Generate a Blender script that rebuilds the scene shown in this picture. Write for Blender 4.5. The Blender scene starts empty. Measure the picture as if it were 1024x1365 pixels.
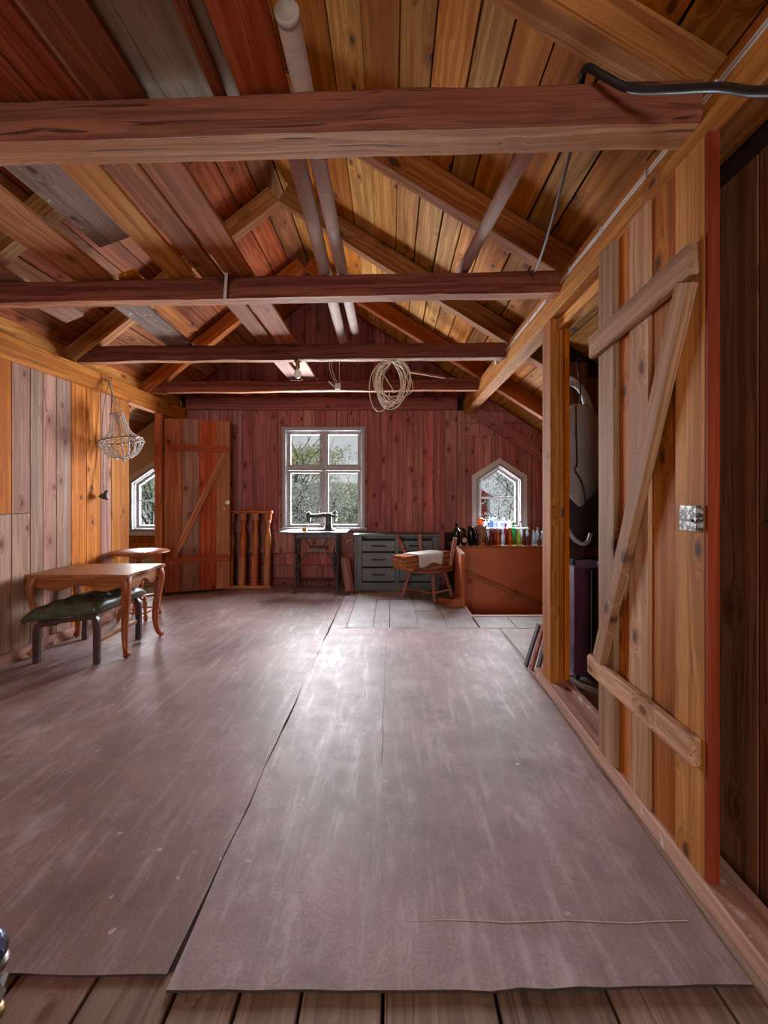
import bpy, bmesh, math, random
from mathutils import Vector, Matrix, noise as mnoise
R = math.radians
V = Vector
rnd = random.Random(7)
sc = bpy.context.scene
COL = sc.collection

# ------------------------------------------------------------------ camera, light, exposure
cam = bpy.data.objects.new('camera', bpy.data.cameras.new('camera'))
COL.objects.link(cam)
cam.location = (0, 0, 1.2); cam.rotation_euler = (R(90), 0, 0)
cam.data.sensor_fit = 'HORIZONTAL'; cam.data.sensor_width = 36
cam.data.lens = 600 / 1024 * 36
cam.data.shift_x = -10 / 1024; cam.data.shift_y = -23.5 / 1024
cam.data.clip_start = .02
sc.camera = cam
world = bpy.data.worlds.new('overcast_sky'); sc.world = world; world.use_nodes = True
bgn = world.node_tree.nodes['Background']
bgn.inputs[0].default_value = (.93, .96, 1, 1); bgn.inputs[1].default_value = .6

def area(name, loc, rot, sx, sy, power, col, spread=180):
    l = bpy.data.lights.new(name, 'AREA'); l.shape = 'RECTANGLE'; l.size = sx; l.size_y = sy
    l.energy = power; l.color = col; l.spread = R(spread)
    o = bpy.data.objects.new(name, l); o.location = loc; o.rotation_euler = rot; COL.objects.link(o)
    return o
DAY = (.95, .95, 1.0)
area('daylight_main_window', (-.89, 6.12, 1.42), (R(-90), 0, 0), 1.1, 1.35, 330, DAY)
area('daylight_right_window', (1.423, 6.12, 1.14), (R(-90), 0, 0), .56, .8, 88, DAY)
area('daylight_left_window', (-3.135, 6.12, 1.10), (R(-90), 0, 0), .56, .8, 88, DAY)
area('added_front_fill', (-.95, -5.16, 1.55), (R(90), 0, 0), 2.3, 1.7, 215, (1, .92, .84))  # added fill lamp behind the viewer, outside an invented window
sc.view_settings.view_transform = 'Standard'; sc.view_settings.look = 'None'
sc.view_settings.gamma = 1; sc.view_settings.use_curve_mapping = False
sc.view_settings.exposure = 0.15

# ------------------------------------------------------------------ object helpers
W = {}
def lin(r, g, b):
    f = lambda c: ((c / 255 + .055) / 1.055) ** 2.4 if c > 10 else c / 255 / 12.92
    return (f(r), f(g), f(b))
def put(o, parent, mw):
    COL.objects.link(o)
    if parent is not None:
        o.parent = parent; o.matrix_basis = W[parent.name].inverted() @ mw
    else:
        o.matrix_basis = mw
    W[o.name] = mw
    return o
def tag(o, label=None, cat=None, group=None, kind=None):
    if label: o['label'] = label
    if cat: o['category'] = cat
    if group: o['group'] = group
    if kind: o['kind'] = kind
    return o
def thing(name, loc=(0, 0, 0), label=None, cat=None, group=None, kind=None, parent=None):
    o = bpy.data.objects.new(name, None); o.empty_display_size = .05
    put(o, parent, Matrix.Translation(V(loc)))
    return tag(o, label, cat, group, kind)
def obj(name, me, mat, parent=None, mw=None, smooth=False, **k):
    if mat is not None and not me.materials: me.materials.append(mat)
    if smooth: me.shade_smooth()
    o = bpy.data.objects.new(name, me)
    put(o, parent, mw or Matrix.Identity(4))
    return tag(o, **k)
def dup(o, mw, parent=None):
    c = o.copy(); COL.objects.link(c)
    rel = mw @ W[o.name].inverted()
    c.parent = parent
    c.matrix_basis = (W[parent.name].inverted() @ mw) if parent is not None else mw
    W[c.name] = mw
    for ch in list(o.children): dup(ch, rel @ W[ch.name], c)
    return c
def T(x, y, z): return Matrix.Translation((x, y, z))
def RZ(a): return Matrix.Rotation(R(a), 4, 'Z')
def pt(px, py, d): return V(((px - 522) * d / 600, d, 1.2 - (py - 659) * d / 600))

# ------------------------------------------------------------------ mesh helpers
def mesh(name, vs, fs):
    me = bpy.data.meshes.new(name); me.from_pydata([tuple(v) for v in vs], [], fs); me.update(); return me
def from_bm(name, bm):
    bmesh.ops.recalc_face_normals(bm, faces=bm.faces[:])
    me = bpy.data.meshes.new(name); bm.to_mesh(me); bm.free(); return me
def rect_sec(w, t, c):
    a, b = w / 2, t / 2
    return [(-a + c, -b), (a - c, -b), (a, -b + c), (a, b - c), (a - c, b), (-a + c, b), (-a, b - c), (-a, -b + c)]
def loft(name, secs, cap=True):
    n = len(secs[0]); vs = [p for s in secs for p in s]; fs = []
    for i in range(len(secs) - 1):
        for j in range(n):
            k = (j + 1) % n
            fs.append((i * n + j, i * n + k, (i + 1) * n + k, (i + 1) * n + j))
    if cap:
        fs.append(tuple(reversed(range(n)))); m = (len(secs) - 1) * n; fs.append(tuple(m + j for j in range(n)))
    bm = bmesh.new(); me = mesh(name, vs, fs); bm.from_mesh(me); bpy.data.meshes.remove(me)
    return from_bm(name, bm)
def beam_mesh(name, L, w, t, c=.004, segs=1, wob=0.0, skew=0.0):
    secs = []
    seed = V((rnd.random() * 50, rnd.random() * 50, 0))
    for i in range(segs + 1):
        x = -L / 2 + L * i / segs; s = []
        for j, (a, b) in enumerate(rect_sec(w, t, min(c, t * .4, w * .4))):
            da = db = 0
            if wob:
                da = wob * mnoise.noise(V((x * 2.2, j // 2 * 3.1, 0)) + seed) + .4 * wob * mnoise.noise(V((x * 9, j * 2.1, 4)) + seed)
                db = wob * mnoise.noise(V((x * 2.2, j // 2 * 3.1, 9)) + seed) + .4 * wob * mnoise.noise(V((x * 9, j * 2.1, 7)) + seed)
            xs = x + (skew * a if i in (0, segs) else 0)
            s.append((xs, a + da, b + db))
        secs.append(s)
    return loft(name, secs)
def frame_mw(a, b, nrm):
    a, b = V(a), V(b); X = (b - a).normalized(); N = V(nrm); Z = (N - X * N.dot(X)).normalized(); Y = Z.cross(X)
    m = Matrix((X, Y, Z)).transposed().to_4x4(); m.translation = (a + b) / 2
    return m, (b - a).length
def plank(name, a, b, w, t, nrm, mat, parent=None, c=.003, segs=1, wob=0.0, skew=0.0, **k):
    """board from a to b (end centres), width w, thickness t along nrm, grain along local X"""
    m, L = frame_mw(a, b, nrm)
    return obj(name, beam_mesh(name, L, w, t, c, segs, wob, skew), mat, parent, m, **k)
def box(name, x0, x1, y0, y1, z0, z1, mat, parent=None, c=.003, grain='Z', **k):
    ce = [(x0 + x1) / 2, (y0 + y1) / 2, (z0 + z1) / 2]
    if grain == 'Z': return plank(name, (ce[0], ce[1], z0), (ce[0], ce[1], z1), y1 - y0, x1 - x0, (1, 0, 0), mat, parent, c, **k)
    if grain == 'Y': return plank(name, (ce[0], y0, ce[2]), (ce[0], y1, ce[2]), x1 - x0, z1 - z0, (0, 0, 1), mat, parent, c, **k)
    return plank(name, (x0, ce[1], ce[2]), (x1, ce[1], ce[2]), y1 - y0, z1 - z0, (0, 0, 1), mat, parent, c, **k)
def boxes_mesh(name, bl):
    bm = bmesh.new()
    for (x0, x1, y0, y1, z0, z1) in bl:
        r = bmesh.ops.create_cube(bm, size=1)
        for v in r['verts']: v.co = V((x0 + (v.co.x + .5) * (x1 - x0), y0 + (v.co.y + .5) * (y1 - y0), z0 + (v.co.z + .5) * (z1 - z0)))
    return from_bm(name, bm)
def prism_mesh(name, polys, d0, d1, plane='XZ'):
    """extrude 2-D polygons from depth d0 to d1; plane XZ extrudes along y, XY along z, YZ along x"""
    bm = bmesh.new()
    def p3(u, v, d): return {'XZ': (u, d, v), 'XY': (u, v, d), 'YZ': (d, u, v)}[plane]
    for poly in polys:
        a = [bm.verts.new(p3(u, v, d0)) for u, v in poly]; b = [bm.verts.new(p3(u, v, d1)) for u, v in poly]
        bm.faces.new(a); bm.faces.new(b[::-1]); n = len(poly)
        for i in range(n): bm.faces.new((a[i], b[i], b[(i + 1) % n], a[(i + 1) % n]))
    return from_bm(name, bm)
def ring_polys(outer, inner):
    n = len(outer); return [[outer[i], outer[(i + 1) % n], inner[(i + 1) % n], inner[i]] for i in range(n)]
def lathe(name, prof, n=16, flat=False):
    secs = [[(r * math.cos(2 * math.pi * j / n), r * math.sin(2 * math.pi * j / n), z) for j in range(n)] for r, z in prof]
    return loft(name, secs)
def catmull(P, k=6):
    P = [V(p) for p in P]; out = []
    for i in range(len(P) - 1):
        p0, p1, p2, p3 = P[max(i - 1, 0)], P[i], P[i + 1], P[min(i + 2, len(P) - 1)]
        for j in range(k):
            t = j / k
            out.append(.5 * ((2 * p1) + (p2 - p0) * t + (2 * p0 - 5 * p1 + 4 * p2 - p3) * t * t + (3 * p1 - p0 - 3 * p2 + p3) * t ** 3))
    out.append(P[-1]); return out
def tube_mesh(name, P, r, n=8, sec=None):
    """sweep round (or given 2-D) section along points; r number or list"""
    P = [V(p) for p in P]; secs = []
    up = None
    for i, p in enumerate(P):
        t = (P[min(i + 1, len(P) - 1)] - P[max(i - 1, 0)]).normalized()
        if up is None:
            up = V((0, 0, 1)) if abs(t.z) < .9 else V((0, 1, 0))
        up = (up - t * up.dot(t)).normalized(); s = t.cross(up)
        rr = r[min(i, len(r) - 1)] if isinstance(r, (list, tuple)) else r
        if sec: secs.append([p + s * a * rr + up * b * rr for a, b in sec])
        else: secs.append([p + s * math.cos(2 * math.pi * j / n) * rr + up * math.sin(2 * math.pi * j / n) * rr for j in range(n)])
    return loft(name, secs)
def join_meshes(name, ml):
    bm = bmesh.new()
    for m in ml:
        bm.from_mesh(m)
    for m in ml: bpy.data.meshes.remove(m)
    return from_bm(name, bm)
def clip(poly, a, b, c):
    """keep a*u+b*v<=c"""
    out = []
    for i in range(len(poly)):
        p, q = poly[i], poly[(i + 1) % len(poly)]
        fp, fq = a * p[0] + b * p[1] - c, a * q[0] + b * q[1] - c
        if fp <= 0: out.append(p)
        if fp * fq < 0:
            t = fp / (fp - fq); out.append((p[0] + t * (q[0] - p[0]), p[1] + t * (q[1] - p[1])))
    return out if len(out) >= 3 else None

# ------------------------------------------------------------------ materials
def nt_new(name):
    m = bpy.data.materials.new(name); m.use_nodes = True
    nt = m.node_tree; b = nt.nodes['Principled BSDF']
    return m, nt, b
class NB:
    def __init__(s, nt): s.nt = nt
    def n(s, t, **ins):
        nd = s.nt.nodes.new(t)
        for k, v in ins.items():
            if k.startswith('_'): setattr(nd, k[1:], v); continue
            s.set(nd.inputs[int(k[1:])] if k[0] == 'i' and k[1:].isdigit() else nd.inputs[k], v)
        return nd
    def set(s, sock, v):
        if isinstance(v, bpy.types.NodeSocket): s.nt.links.new(v, sock)
        else: sock.default_value = v
    def math(s, op, a, b=0.0, c=0.0, clamp=False):
        nd = s.nt.nodes.new('ShaderNodeMath'); nd.operation = op; nd.use_clamp = clamp
        for i, v in enumerate((a, b, c)): s.set(nd.inputs[i], v)
        return nd.outputs[0]
    def vmul(s, v, k):
        nd = s.nt.nodes.new('ShaderNodeVectorMath'); nd.operation = 'MULTIPLY'; s.set(nd.inputs[0], v); s.set(nd.inputs[1], k); return nd.outputs[0]
    def vadd(s, v, k):
        nd = s.nt.nodes.new('ShaderNodeVectorMath'); nd.operation = 'ADD'; s.set(nd.inputs[0], v); s.set(nd.inputs[1], k); return nd.outputs[0]
    def noise(s, v, scale=1, detail=3, rough=.55, dist=0):
        nd = s.n('ShaderNodeTexNoise', Vector=v, Scale=scale, Detail=detail, Roughness=rough, Distortion=dist); return nd.outputs['Fac']
    def rng(s, v, a, b, c=0.0, d=1.0, smooth=False):
        nd = s.nt.nodes.new('ShaderNodeMapRange'); nd.interpolation_type = 'SMOOTHSTEP' if smooth else 'LINEAR'
        for i, x in enumerate((v, a, b, c, d)): s.set(nd.inputs[i], x)
        return nd.outputs[0]
    def mix(s, f, a, b, mode='MIX'):
        nd = s.nt.nodes.new('ShaderNodeMix'); nd.data_type = 'RGBA'; nd.blend_type = mode
        c = lambda v: (*v, 1) if isinstance(v, tuple) and len(v) == 3 else v
        s.set(nd.inputs[0], f); s.set(nd.inputs[6], c(a)); s.set(nd.inputs[7], c(b)); return nd.outputs[2]
def wood(name, a, b, knot=(.07, .03, .015), rough=.72, gs=1.0, kn=.4, bump=.3, axis=0, var=.22, fib=.35, spec=.25, saw=0.0, hue=.012, spots=None, crack=.55, k3=False):
    m, nt, bs = nt_new(name); B = NB(nt)
    tc = B.n('ShaderNodeTexCoord').outputs['Object']
    if axis == 2:
        s = B.n('ShaderNodeSeparateXYZ', i0=tc); tc = B.n('ShaderNodeCombineXYZ', i0=s.outputs[2], i1=s.outputs[0], i2=s.outputs[1]).outputs[0]
    rn = B.n('ShaderNodeObjectInfo').outputs['Random']
    off = B.n('ShaderNodeCombineXYZ', i0=B.math('MULTIPLY', rn, 53.0), i1=B.math('MULTIPLY', rn, 31.0), i2=B.math('MULTIPLY', rn, 77.0)).outputs[0]
    P = B.vadd(tc, off)
    # knots
    vo = B.n('ShaderNodeTexVoronoi', _voronoi_dimensions='3D' if k3 else '2D', Vector=B.vmul(P, (3.0, 5.2, 5.2)), Scale=1.0)
    act = B.math('GREATER_THAN', B.n('ShaderNodeSeparateColor', i0=vo.outputs['Color']).outputs[0], 1 - kn)
    kd = vo.outputs['Distance']
    k = B.math('MULTIPLY', B.rng(kd, .08 if k3 else .045, .16 if k3 else .10, 1, 0, True), act)
    halo = B.math('MULTIPLY', B.rng(kd, .06, .30, 1, 0, True), act)
    w1 = B.noise(B.vmul(P, (1.3, 4, 4)), 1, 2)
    dy = B.math('ADD', B.math('MULTIPLY', B.math('SUBTRACT', w1, .5), .07), B.math('MULTIPLY', halo, .05))
    P2 = B.vadd(P, B.n('ShaderNodeCombineXYZ', i0=0.0, i1=dy, i2=dy).outputs[0])
    g1 = B.noise(B.vmul(P2, (.55 * gs, 30 * gs, 30 * gs)), 1, 4, .6)
    g2 = B.noise(B.vmul(P2, (2.2, 105, 105)), 1, 4, .7)
    st = B.noise(B.vmul(P, (1.1, 3.5, 3.5)), 1, 3)
    ck = B.rng(B.noise(B.vmul(P2, (.9, 75, 75)), 1, 2, .5), .61, .67, 0, 1, True)
    col = B.mix(B.rng(g1, .38, .60, 0, 1, True), a, tuple(x * .86 for x in b))
    col = B.mix(B.math('MULTIPLY', ck, crack), col, tuple(x * .22 for x in b))
    col = B.mix(B.math('MULTIPLY', B.rng(g2, .40, .68, 0, 1), fib * 1.25), col, (a[0] * .45, a[1] * .4, a[2] * .38))
    col = B.mix(B.math('MULTIPLY', B.rng(st, .42, .72, 0, 1), .5), col, (b[0] * .5, b[1] * .48, b[2] * .5))
    col = B.mix(B.math('MULTIPLY', halo, .38), col, (b[0] * .5, b[1] * .36, b[2] * .3))
    col = B.mix(B.math('MULTIPLY', k, .88), col, knot)
    if spots:
        sp = B.noise(P, 14, 3, .6); col = B.mix(B.rng(sp, .62, .68, 0, .8), col, spots)
    r2 = B.math('FRACT', B.math('MULTIPLY', rn, 17.3)); r3 = B.math('FRACT', B.math('MULTIPLY', rn, 41.7))
    hs = B.n('ShaderNodeHueSaturation', Hue=B.rng(r3, 0, 1, .4925 - hue, .4925 + hue), Saturation=B.rng(r3, 0, 1, 1.22, 1.05), Value=B.rng(r2, 0, 1, 1 - var, 1 + var), Color=col)
    nt.links.new(hs.outputs[0], bs.inputs['Base Color'])
    bs.inputs['Roughness'].default_value = rough; bs.inputs['Specular IOR Level'].default_value = spec
    h = B.math('SUBTRACT', B.math('ADD', B.math('MULTIPLY', g1, .6), B.math('MULTIPLY', g2, .4)), B.math('ADD', B.math('MULTIPLY', k, .4), B.math('MULTIPLY', ck, .5)))
    if saw:
        sw = B.n('ShaderNodeTexWave', Vector=B.vmul(P, (1, .12, .12)), Scale=60.0, Distortion=2.0, Detail=1.0).outputs['Fac']
        h = B.math('ADD', h, B.math('MULTIPLY', sw, saw))
    bp = B.n('ShaderNodeBump', Strength=bump, Distance=.004, Height=h); nt.links.new(bp.outputs[0], bs.inputs['Normal'])
    return m
def plain(name, c, rough=.5, spec=.4, metal=0.0, nz=.15, ns=12.0, bump=0.0, trans=0.0, ior=1.45, coat=0.0):
    m, nt, bs = nt_new(name); B = NB(nt)
    tc = B.n('ShaderNodeTexCoord').outputs['Object']
    f = B.noise(tc, ns, 4)
    col = B.mix(B.rng(f, .3, .7), tuple(x * (1 - nz) for x in c), tuple(min(1, x * (1 + nz)) for x in c))
    nt.links.new(col, bs.inputs['Base Color'])
    bs.inputs['Roughness'].default_value = rough; bs.inputs['Specular IOR Level'].default_value = spec; bs.inputs['Metallic'].default_value = metal
    bs.inputs['Transmission Weight'].default_value = trans; bs.inputs['IOR'].default_value = ior; bs.inputs['Coat Weight'].default_value = coat
    if bump:
        bp = B.n('ShaderNodeBump', Strength=bump, Distance=.01, Height=B.noise(tc, ns * 2.5, 4)); nt.links.new(bp.outputs[0], bs.inputs['Normal'])
    return m
def worn(name, c, c2, thr=(.55, .62), ns=9.0, rough=.6, spec=.35, st=(1, 1, 1), bump=.2, metal=0.0):
    m, nt, bs = nt_new(name); B = NB(nt)
    tc = B.vmul(B.n('ShaderNodeTexCoord').outputs['Object'], st)
    f = B.noise(tc, ns, 5, .65); f2 = B.noise(tc, ns * .35, 3)
    col = B.mix(B.rng(f, thr[0], thr[1]), B.mix(f2, tuple(x * .8 for x in c), tuple(x * 1.2 for x in c)), c2)
    nt.links.new(col, bs.inputs['Base Color']); bs.inputs['Roughness'].default_value = rough
    bs.inputs['Specular IOR Level'].default_value = spec; bs.inputs['Metallic'].default_value = metal
    bp = B.n('ShaderNodeBump', Strength=bump, Distance=.005, Height=f); nt.links.new(bp.outputs[0], bs.inputs['Normal'])
    return m
def pane_mat(name):
    m, nt, bs = nt_new(name); B = NB(nt); nt.nodes.remove(bs)
    out = nt.nodes['Material Output']
    fr = B.n('ShaderNodeFresnel', IOR=1.12)
    tc = B.n('ShaderNodeTexCoord').outputs['Object']
    tr = B.n('ShaderNodeBsdfTransparent'); nt.links.new(B.mix(B.rng(B.noise(tc, 6, 4), .4, .7), (.95, .96, .96), (.86, .88, .88)), tr.inputs[0])
    gl = B.n('ShaderNodeBsdfGlossy', Roughness=.03)
    mx = B.n('ShaderNodeMixShader', i0=fr.outputs[0], i1=tr.outputs[0], i2=gl.outputs[0]); nt.links.new(mx.outputs[0], out.inputs[0])
    return m
def sheet_mat(name, c, seed, scuff=(.5, .48, .5)):
    m, nt, bs = nt_new(name); B = NB(nt)
    tc = B.vadd(B.n('ShaderNodeTexCoord').outputs['Object'], (seed, seed * 1.7, 0))
    big = B.noise(tc, 1.5, 5, .6); mid = B.noise(tc, 9, 5, .65); fine = B.noise(tc, 130, 3); strk = B.noise(B.vmul(tc, (9, .9, 1)), 2.2, 5, .7)
    col = B.mix(B.rng(big, .3, .7), tuple(x * .5 for x in c), tuple(x * 1.25 for x in c))
    col = B.mix(B.math('MULTIPLY', B.rng(mid, .45, .75), .4), col, (c[0] * 1.3, c[1] * .95, c[2] * .8))
    col = B.mix(B.math('MULTIPLY', B.rng(fine, .35, .7), .45), col, tuple(x * .45 for x in c))
    col = B.mix(B.math('MULTIPLY', B.rng(strk, .52, .74), .5), col, scuff)
    sc2 = B.noise(B.vmul(tc, (1.6, .8, 1)), 3.5, 8, .78)
    col = B.mix(B.math('MULTIPLY', B.rng(sc2, .52, .64), B.rng(big, .35, .65, 0, .55)), col, scuff)
    col = B.mix(B.math('MULTIPLY', B.rng(B.noise(tc, 5, 6, .7), .56, .7), .5), col, (c[0] * .45, c[1] * .4, c[2] * .38))
    sp = B.noise(tc, 17, 2, .4); col = B.mix(B.rng(sp, .735, .755, 0, .75), col, (.6, .58, .56))
    nt.links.new(col, bs.inputs['Base Color'])
    nt.links.new(B.rng(B.math('ADD', B.math('MULTIPLY', strk, .5), B.math('MULTIPLY', mid, .5)), .3, .7, .64, .44), bs.inputs['Roughness'])
    bs.inputs['Specular IOR Level'].default_value = .4
    bp = B.n('ShaderNodeBump', Strength=.25, Distance=.004, Height=B.math('ADD', B.math('MULTIPLY', fine, .5), B.math('MULTIPLY', mid, .8))); nt.links.new(bp.outputs[0], bs.inputs['Normal'])
    return m

M = {}
M['orange'] = wood('orange_pine', (.70, .32, .10), (.50, .19, .05), kn=.6, saw=.12)
M['orange2'] = wood('golden_pine', (.74, .38, .14), (.54, .23, .07), kn=.65, saw=.15)
M['grey'] = wood('weathered_pine', (.56, .37, .28), (.43, .26, .19), knot=(.15, .07, .045), kn=.68)
M['dgrey'] = wood('grey_brown_board', (.38, .29, .24), (.27, .195, .155), kn=.3, spots=(.62, .57, .52))
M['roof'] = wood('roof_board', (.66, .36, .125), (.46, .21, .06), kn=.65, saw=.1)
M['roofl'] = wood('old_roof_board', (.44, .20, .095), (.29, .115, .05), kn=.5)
M['red'] = wood('red_stained_board', (.54, .26, .215), (.39, .17, .145), knot=(.09, .03, .025), kn=.55, var=.15)
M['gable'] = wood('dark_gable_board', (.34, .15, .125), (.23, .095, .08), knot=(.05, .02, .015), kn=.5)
M['redor'] = wood('red_orange_board', (.54, .225, .12), (.39, .15, .075), knot=(.09, .03, .02), kn=.4)
M['tie'] = wood('old_tie_beam', (.25, .112, .075), (.15, .062, .042), k3=True, knot=(.03, .014, .01), kn=.4, bump=.6, rough=.7, crack=.9)
M['hewnlit'] = wood('hewn_wood_lit', (.56, .34, .20), (.40, .21, .115), k3=True, knot=(.1, .05, .03), kn=.4, bump=.7, crack=.9)
M['rafter'] = wood('rafter_pine', (.54, .26, .11), (.36, .15, .06), k3=True, kn=.4, saw=.15)
M['loose'] = wood('loose_plank_brown', (.56, .28, .14), (.38, .17, .08), kn=.35)
M['loosed'] = wood('loose_plank_dark', (.46, .22, .125), (.31, .135, .07), kn=.35)
M['redplank'] = wood('loose_plank_red', (.66, .28, .15), (.48, .175, .09), kn=.15, gs=.8)
M['ply'] = wood('faded_plywood', (.40, .31, .21), (.30, .23, .155), kn=.05, axis=0, gs=.6)
M['pale'] = wood('pale_sill', (.62, .43, .34), (.5, .32, .24), kn=.3, spots=(.68, .6, .56))
M['pale2'] = wood('sun_bleached_ledge', (.60, .41, .27), (.45, .28, .17), knot=(.12, .06, .03), kn=.5)
M['doorg'] = wood('door_board_grey_tan', (.58, .36, .22), (.44, .25, .14), kn=.4, saw=.3)
M['dooro'] = wood('door_board_orange', (.66, .33, .13), (.48, .21, .07), kn=.4, saw=.3)
M['doorgrey'] = wood('greyed_door_board', (.40, .22, .165), (.29, .15, .11), kn=.3)
M['edge'] = wood('door_edge_red_brown', (.42, .165, .09), (.3, .105, .055), kn=.2)
M['dark'] = wood('brown_wall_board', (.25, .115, .06), (.15, .06, .03), kn=.35)
M['floorp'] = wood('scrubbed_floor_plank', (.42, .33, .27), (.3, .225, .18), knot=(.12, .08, .06), kn=.35, rough=.6, spots=(.2, .15, .12))
M['furn'] = wood('polished_walnut', (.42, .185, .09), (.27, .105, .05), kn=0, rough=.4, bump=.05, spec=.35, var=.05, crack=.1)
M['furnz'] = wood('polished_walnut_leg', (.42, .185, .09), (.27, .105, .05), kn=0, rough=.4, bump=.05, spec=.4, var=.05, axis=2, crack=.1)
M['bal'] = wood('turned_pine', (.58, .24, .10), (.42, .155, .06), kn=.1, rough=.45, bump=.1, axis=2, spec=.4)
M['balx'] = wood('rail_pine', (.56, .23, .10), (.4, .15, .06), kn=.1, rough=.45, bump=.1, spec=.4)
M['stool'] = wood('stool_wood', (.34, .15, .09), (.22, .09, .055), kn=.1, axis=2, rough=.5)
M['stoolp'] = wood('stool_leg_light', (.5, .26, .19), (.36, .17, .12), kn=.1, axis=2, rough=.5)
M['stack'] = wood('stacked_board', (.56, .27, .14), (.38, .16, .08), kn=.3)
M['wallp'] = worn('torn_wallpaper', (.5, .38, .23), (.16, .08, .05), (.66, .68), 5.0, .85)
M['backing'] = plain('dark_backing', (.035, .018, .012), .9, .1)
M['casing'] = worn('grey_window_paint', (.32, .30, .31), (.26, .2, .185), (.58, .75), 14, .5, st=(1, 1, .3))
M['casing2'] = worn('white_window_paint', (.56, .53, .54), (.36, .3, .29), (.6, .75), 14, .5, st=(1, 1, .3))
M['sash'] = worn('sash_paint', (.34, .315, .33), (.22, .14, .12), (.55, .72), 12, .5)
M['pane'] = pane_mat('window_glass')
M['sheetL'] = sheet_mat('fibreboard_left', (.345, .235, .225), 3.1, (.55, .51, .55))
M['sheetR'] = sheet_mat('fibreboard_right', (.43, .335, .35), 11.3, (.68, .65, .70))
M['edgeshade'] = plain('dark_edge_shade', (.05, .033, .03), .9, .1)  # painted shade for the sheets' edges and the seam between them
M['sheetP'] = sheet_mat('pale_card', (.42, .405, .425), 21.3, (.5, .5, .52))
M['orangep'] = worn('orange_paint', (.55, .15, .065), (.32, .08, .04), (.5, .8), 3, .55)
M['cream'] = plain('cream_paint', (.6, .57, .55), .5)
M['tube'] = worn('cardboard_tube', (.58, .44, .385), (.45, .33, .28), (.5, .7), 6, .75, st=(6, 1, 6))
M['cap'] = plain('plastic_cap', (.6, .57, .53), .45)
M['cable'] = plain('pale_cable', (.55, .50, .47), .5)
M['blackr'] = plain('black_rubber', (.02, .02, .022), .38, .5)
M['cord'] = plain('grey_cord', (.15, .14, .135), .6)
M['wire'] = plain('cream_wire', (.62, .52, .4), .5)
M['iron'] = worn('black_cast_iron', (.035, .035, .042), (.2, .19, .2), (.58, .75), 22, .42, spec=.5)
M['ironp'] = plain('pale_relief', (.42, .41, .42), .5)
M['chest'] = worn('grey_green_chest', (.06, .064, .064), (.11, .11, .108), (.5, .75), 7, .36, spec=.5, st=(1, 1, 3))
M['chesttop'] = worn('grey_worn_table', (.12, .115, .12), (.07, .065, .065), (.5, .7), 8, .45)
M['slot'] = plain('dark_handle', (.012, .012, .014), .5)
M['leather'] = plain('green_leather', (.06, .064, .038), .36, .5, nz=.3, ns=20, bump=.12)
M['darkw'] = plain('dark_bentwood', (.06, .028, .032), .35, .5, nz=.3)
M['metalc'] = plain('tarnished_metal', (.25, .22, .2), .35, .5, metal=.9)
M['brass'] = plain('aged_brass', (.32, .2, .09), .4, .5, metal=.9)
M['crystal'] = plain('crystal_bead', (.55, .50, .49), .1, .9, nz=.2, ns=60)
M['bulb'] = plain('frosted_bulb', (.8, .8, .76), .25, .5)
M['porc'] = plain('porcelain', (.62, .60, .58), .3, .5)
M['cloth'] = plain('white_cloth', (.62, .6, .6), .9, .1, ns=5, bump=.2)
M['bag'] = plain('white_quilt_bag', (.34, .315, .31), .8, .2, ns=9, bump=.5)
M['strap'] = plain('black_strap', (.01, .01, .012), .5)
M['suit'] = plain('purple_suitcase', (.085, .028, .065), .5, .4, ns=6)
M['coat'] = plain('dark_coat', (.06, .045, .055), .9, .1, ns=6)
M['hosew'] = plain('grey_hose', (.5, .48, .47), .5)
M['lock'] = worn('worn_lock_metal', (.028, .027, .03), (.5, .49, .48), (.46, .56), 60, .45, metal=.3)
M['yellow'] = plain('yellow_felt', (.62, .28, .02), .9, .1)
M['drift'] = worn('driftwood', (.36, .2, .13), (.22, .1, .06), (.45, .6), 20, .8, st=(1, 1, .3))
M['label'] = worn('cream_label', (.52, .44, .3), (.25, .17, .1), (.6, .64), 40, .7)
M['ground'] = worn('grass_ground', (.13, .17, .07), (.2, .2, .1), (.4, .7), 1.5, .95)
M['housered'] = plain('red_house', (.42, .06, .05), .8)
M['housew'] = plain('white_trim', (.75, .75, .75), .7)
M['tile'] = plain('grey_roof', (.3, .28, .28), .8)
M['bark'] = plain('bark', (.14, .125, .115), .9)
M['frame'] = plain('dark_frame', (.05, .035, .04), .5, .4)
M['pink'] = wood('pink_pine', (.58, .36, .29), (.46, .26, .2), kn=.1)
def glassc(n, c):
    m, nt, bs = nt_new(n); B = NB(nt); nt.nodes.remove(bs); out = nt.nodes['Material Output']
    fr = B.n('ShaderNodeFresnel', IOR=1.22); tc = B.n('ShaderNodeTexCoord').outputs['Object']
    q = tuple(x ** .55 for x in c)
    tr = B.n('ShaderNodeBsdfTransparent'); nt.links.new(B.mix(B.noise(tc, 25, 3), tuple(x * .85 for x in q), q), tr.inputs[0])
    df = B.n('ShaderNodeBsdfTranslucent'); df.inputs[0].default_value = (*c, 1)
    gl = B.n('ShaderNodeBsdfGlossy', Roughness=.2)
    m1 = B.n('ShaderNodeMixShader', i0=.07, i1=tr.outputs[0], i2=df.outputs[0])
    mx = B.n('ShaderNodeMixShader', i0=B.math('ADD', fr.outputs[0], .03), i1=m1.outputs[0], i2=gl.outputs[0]); nt.links.new(mx.outputs[0], out.inputs[0])
    return m
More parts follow.
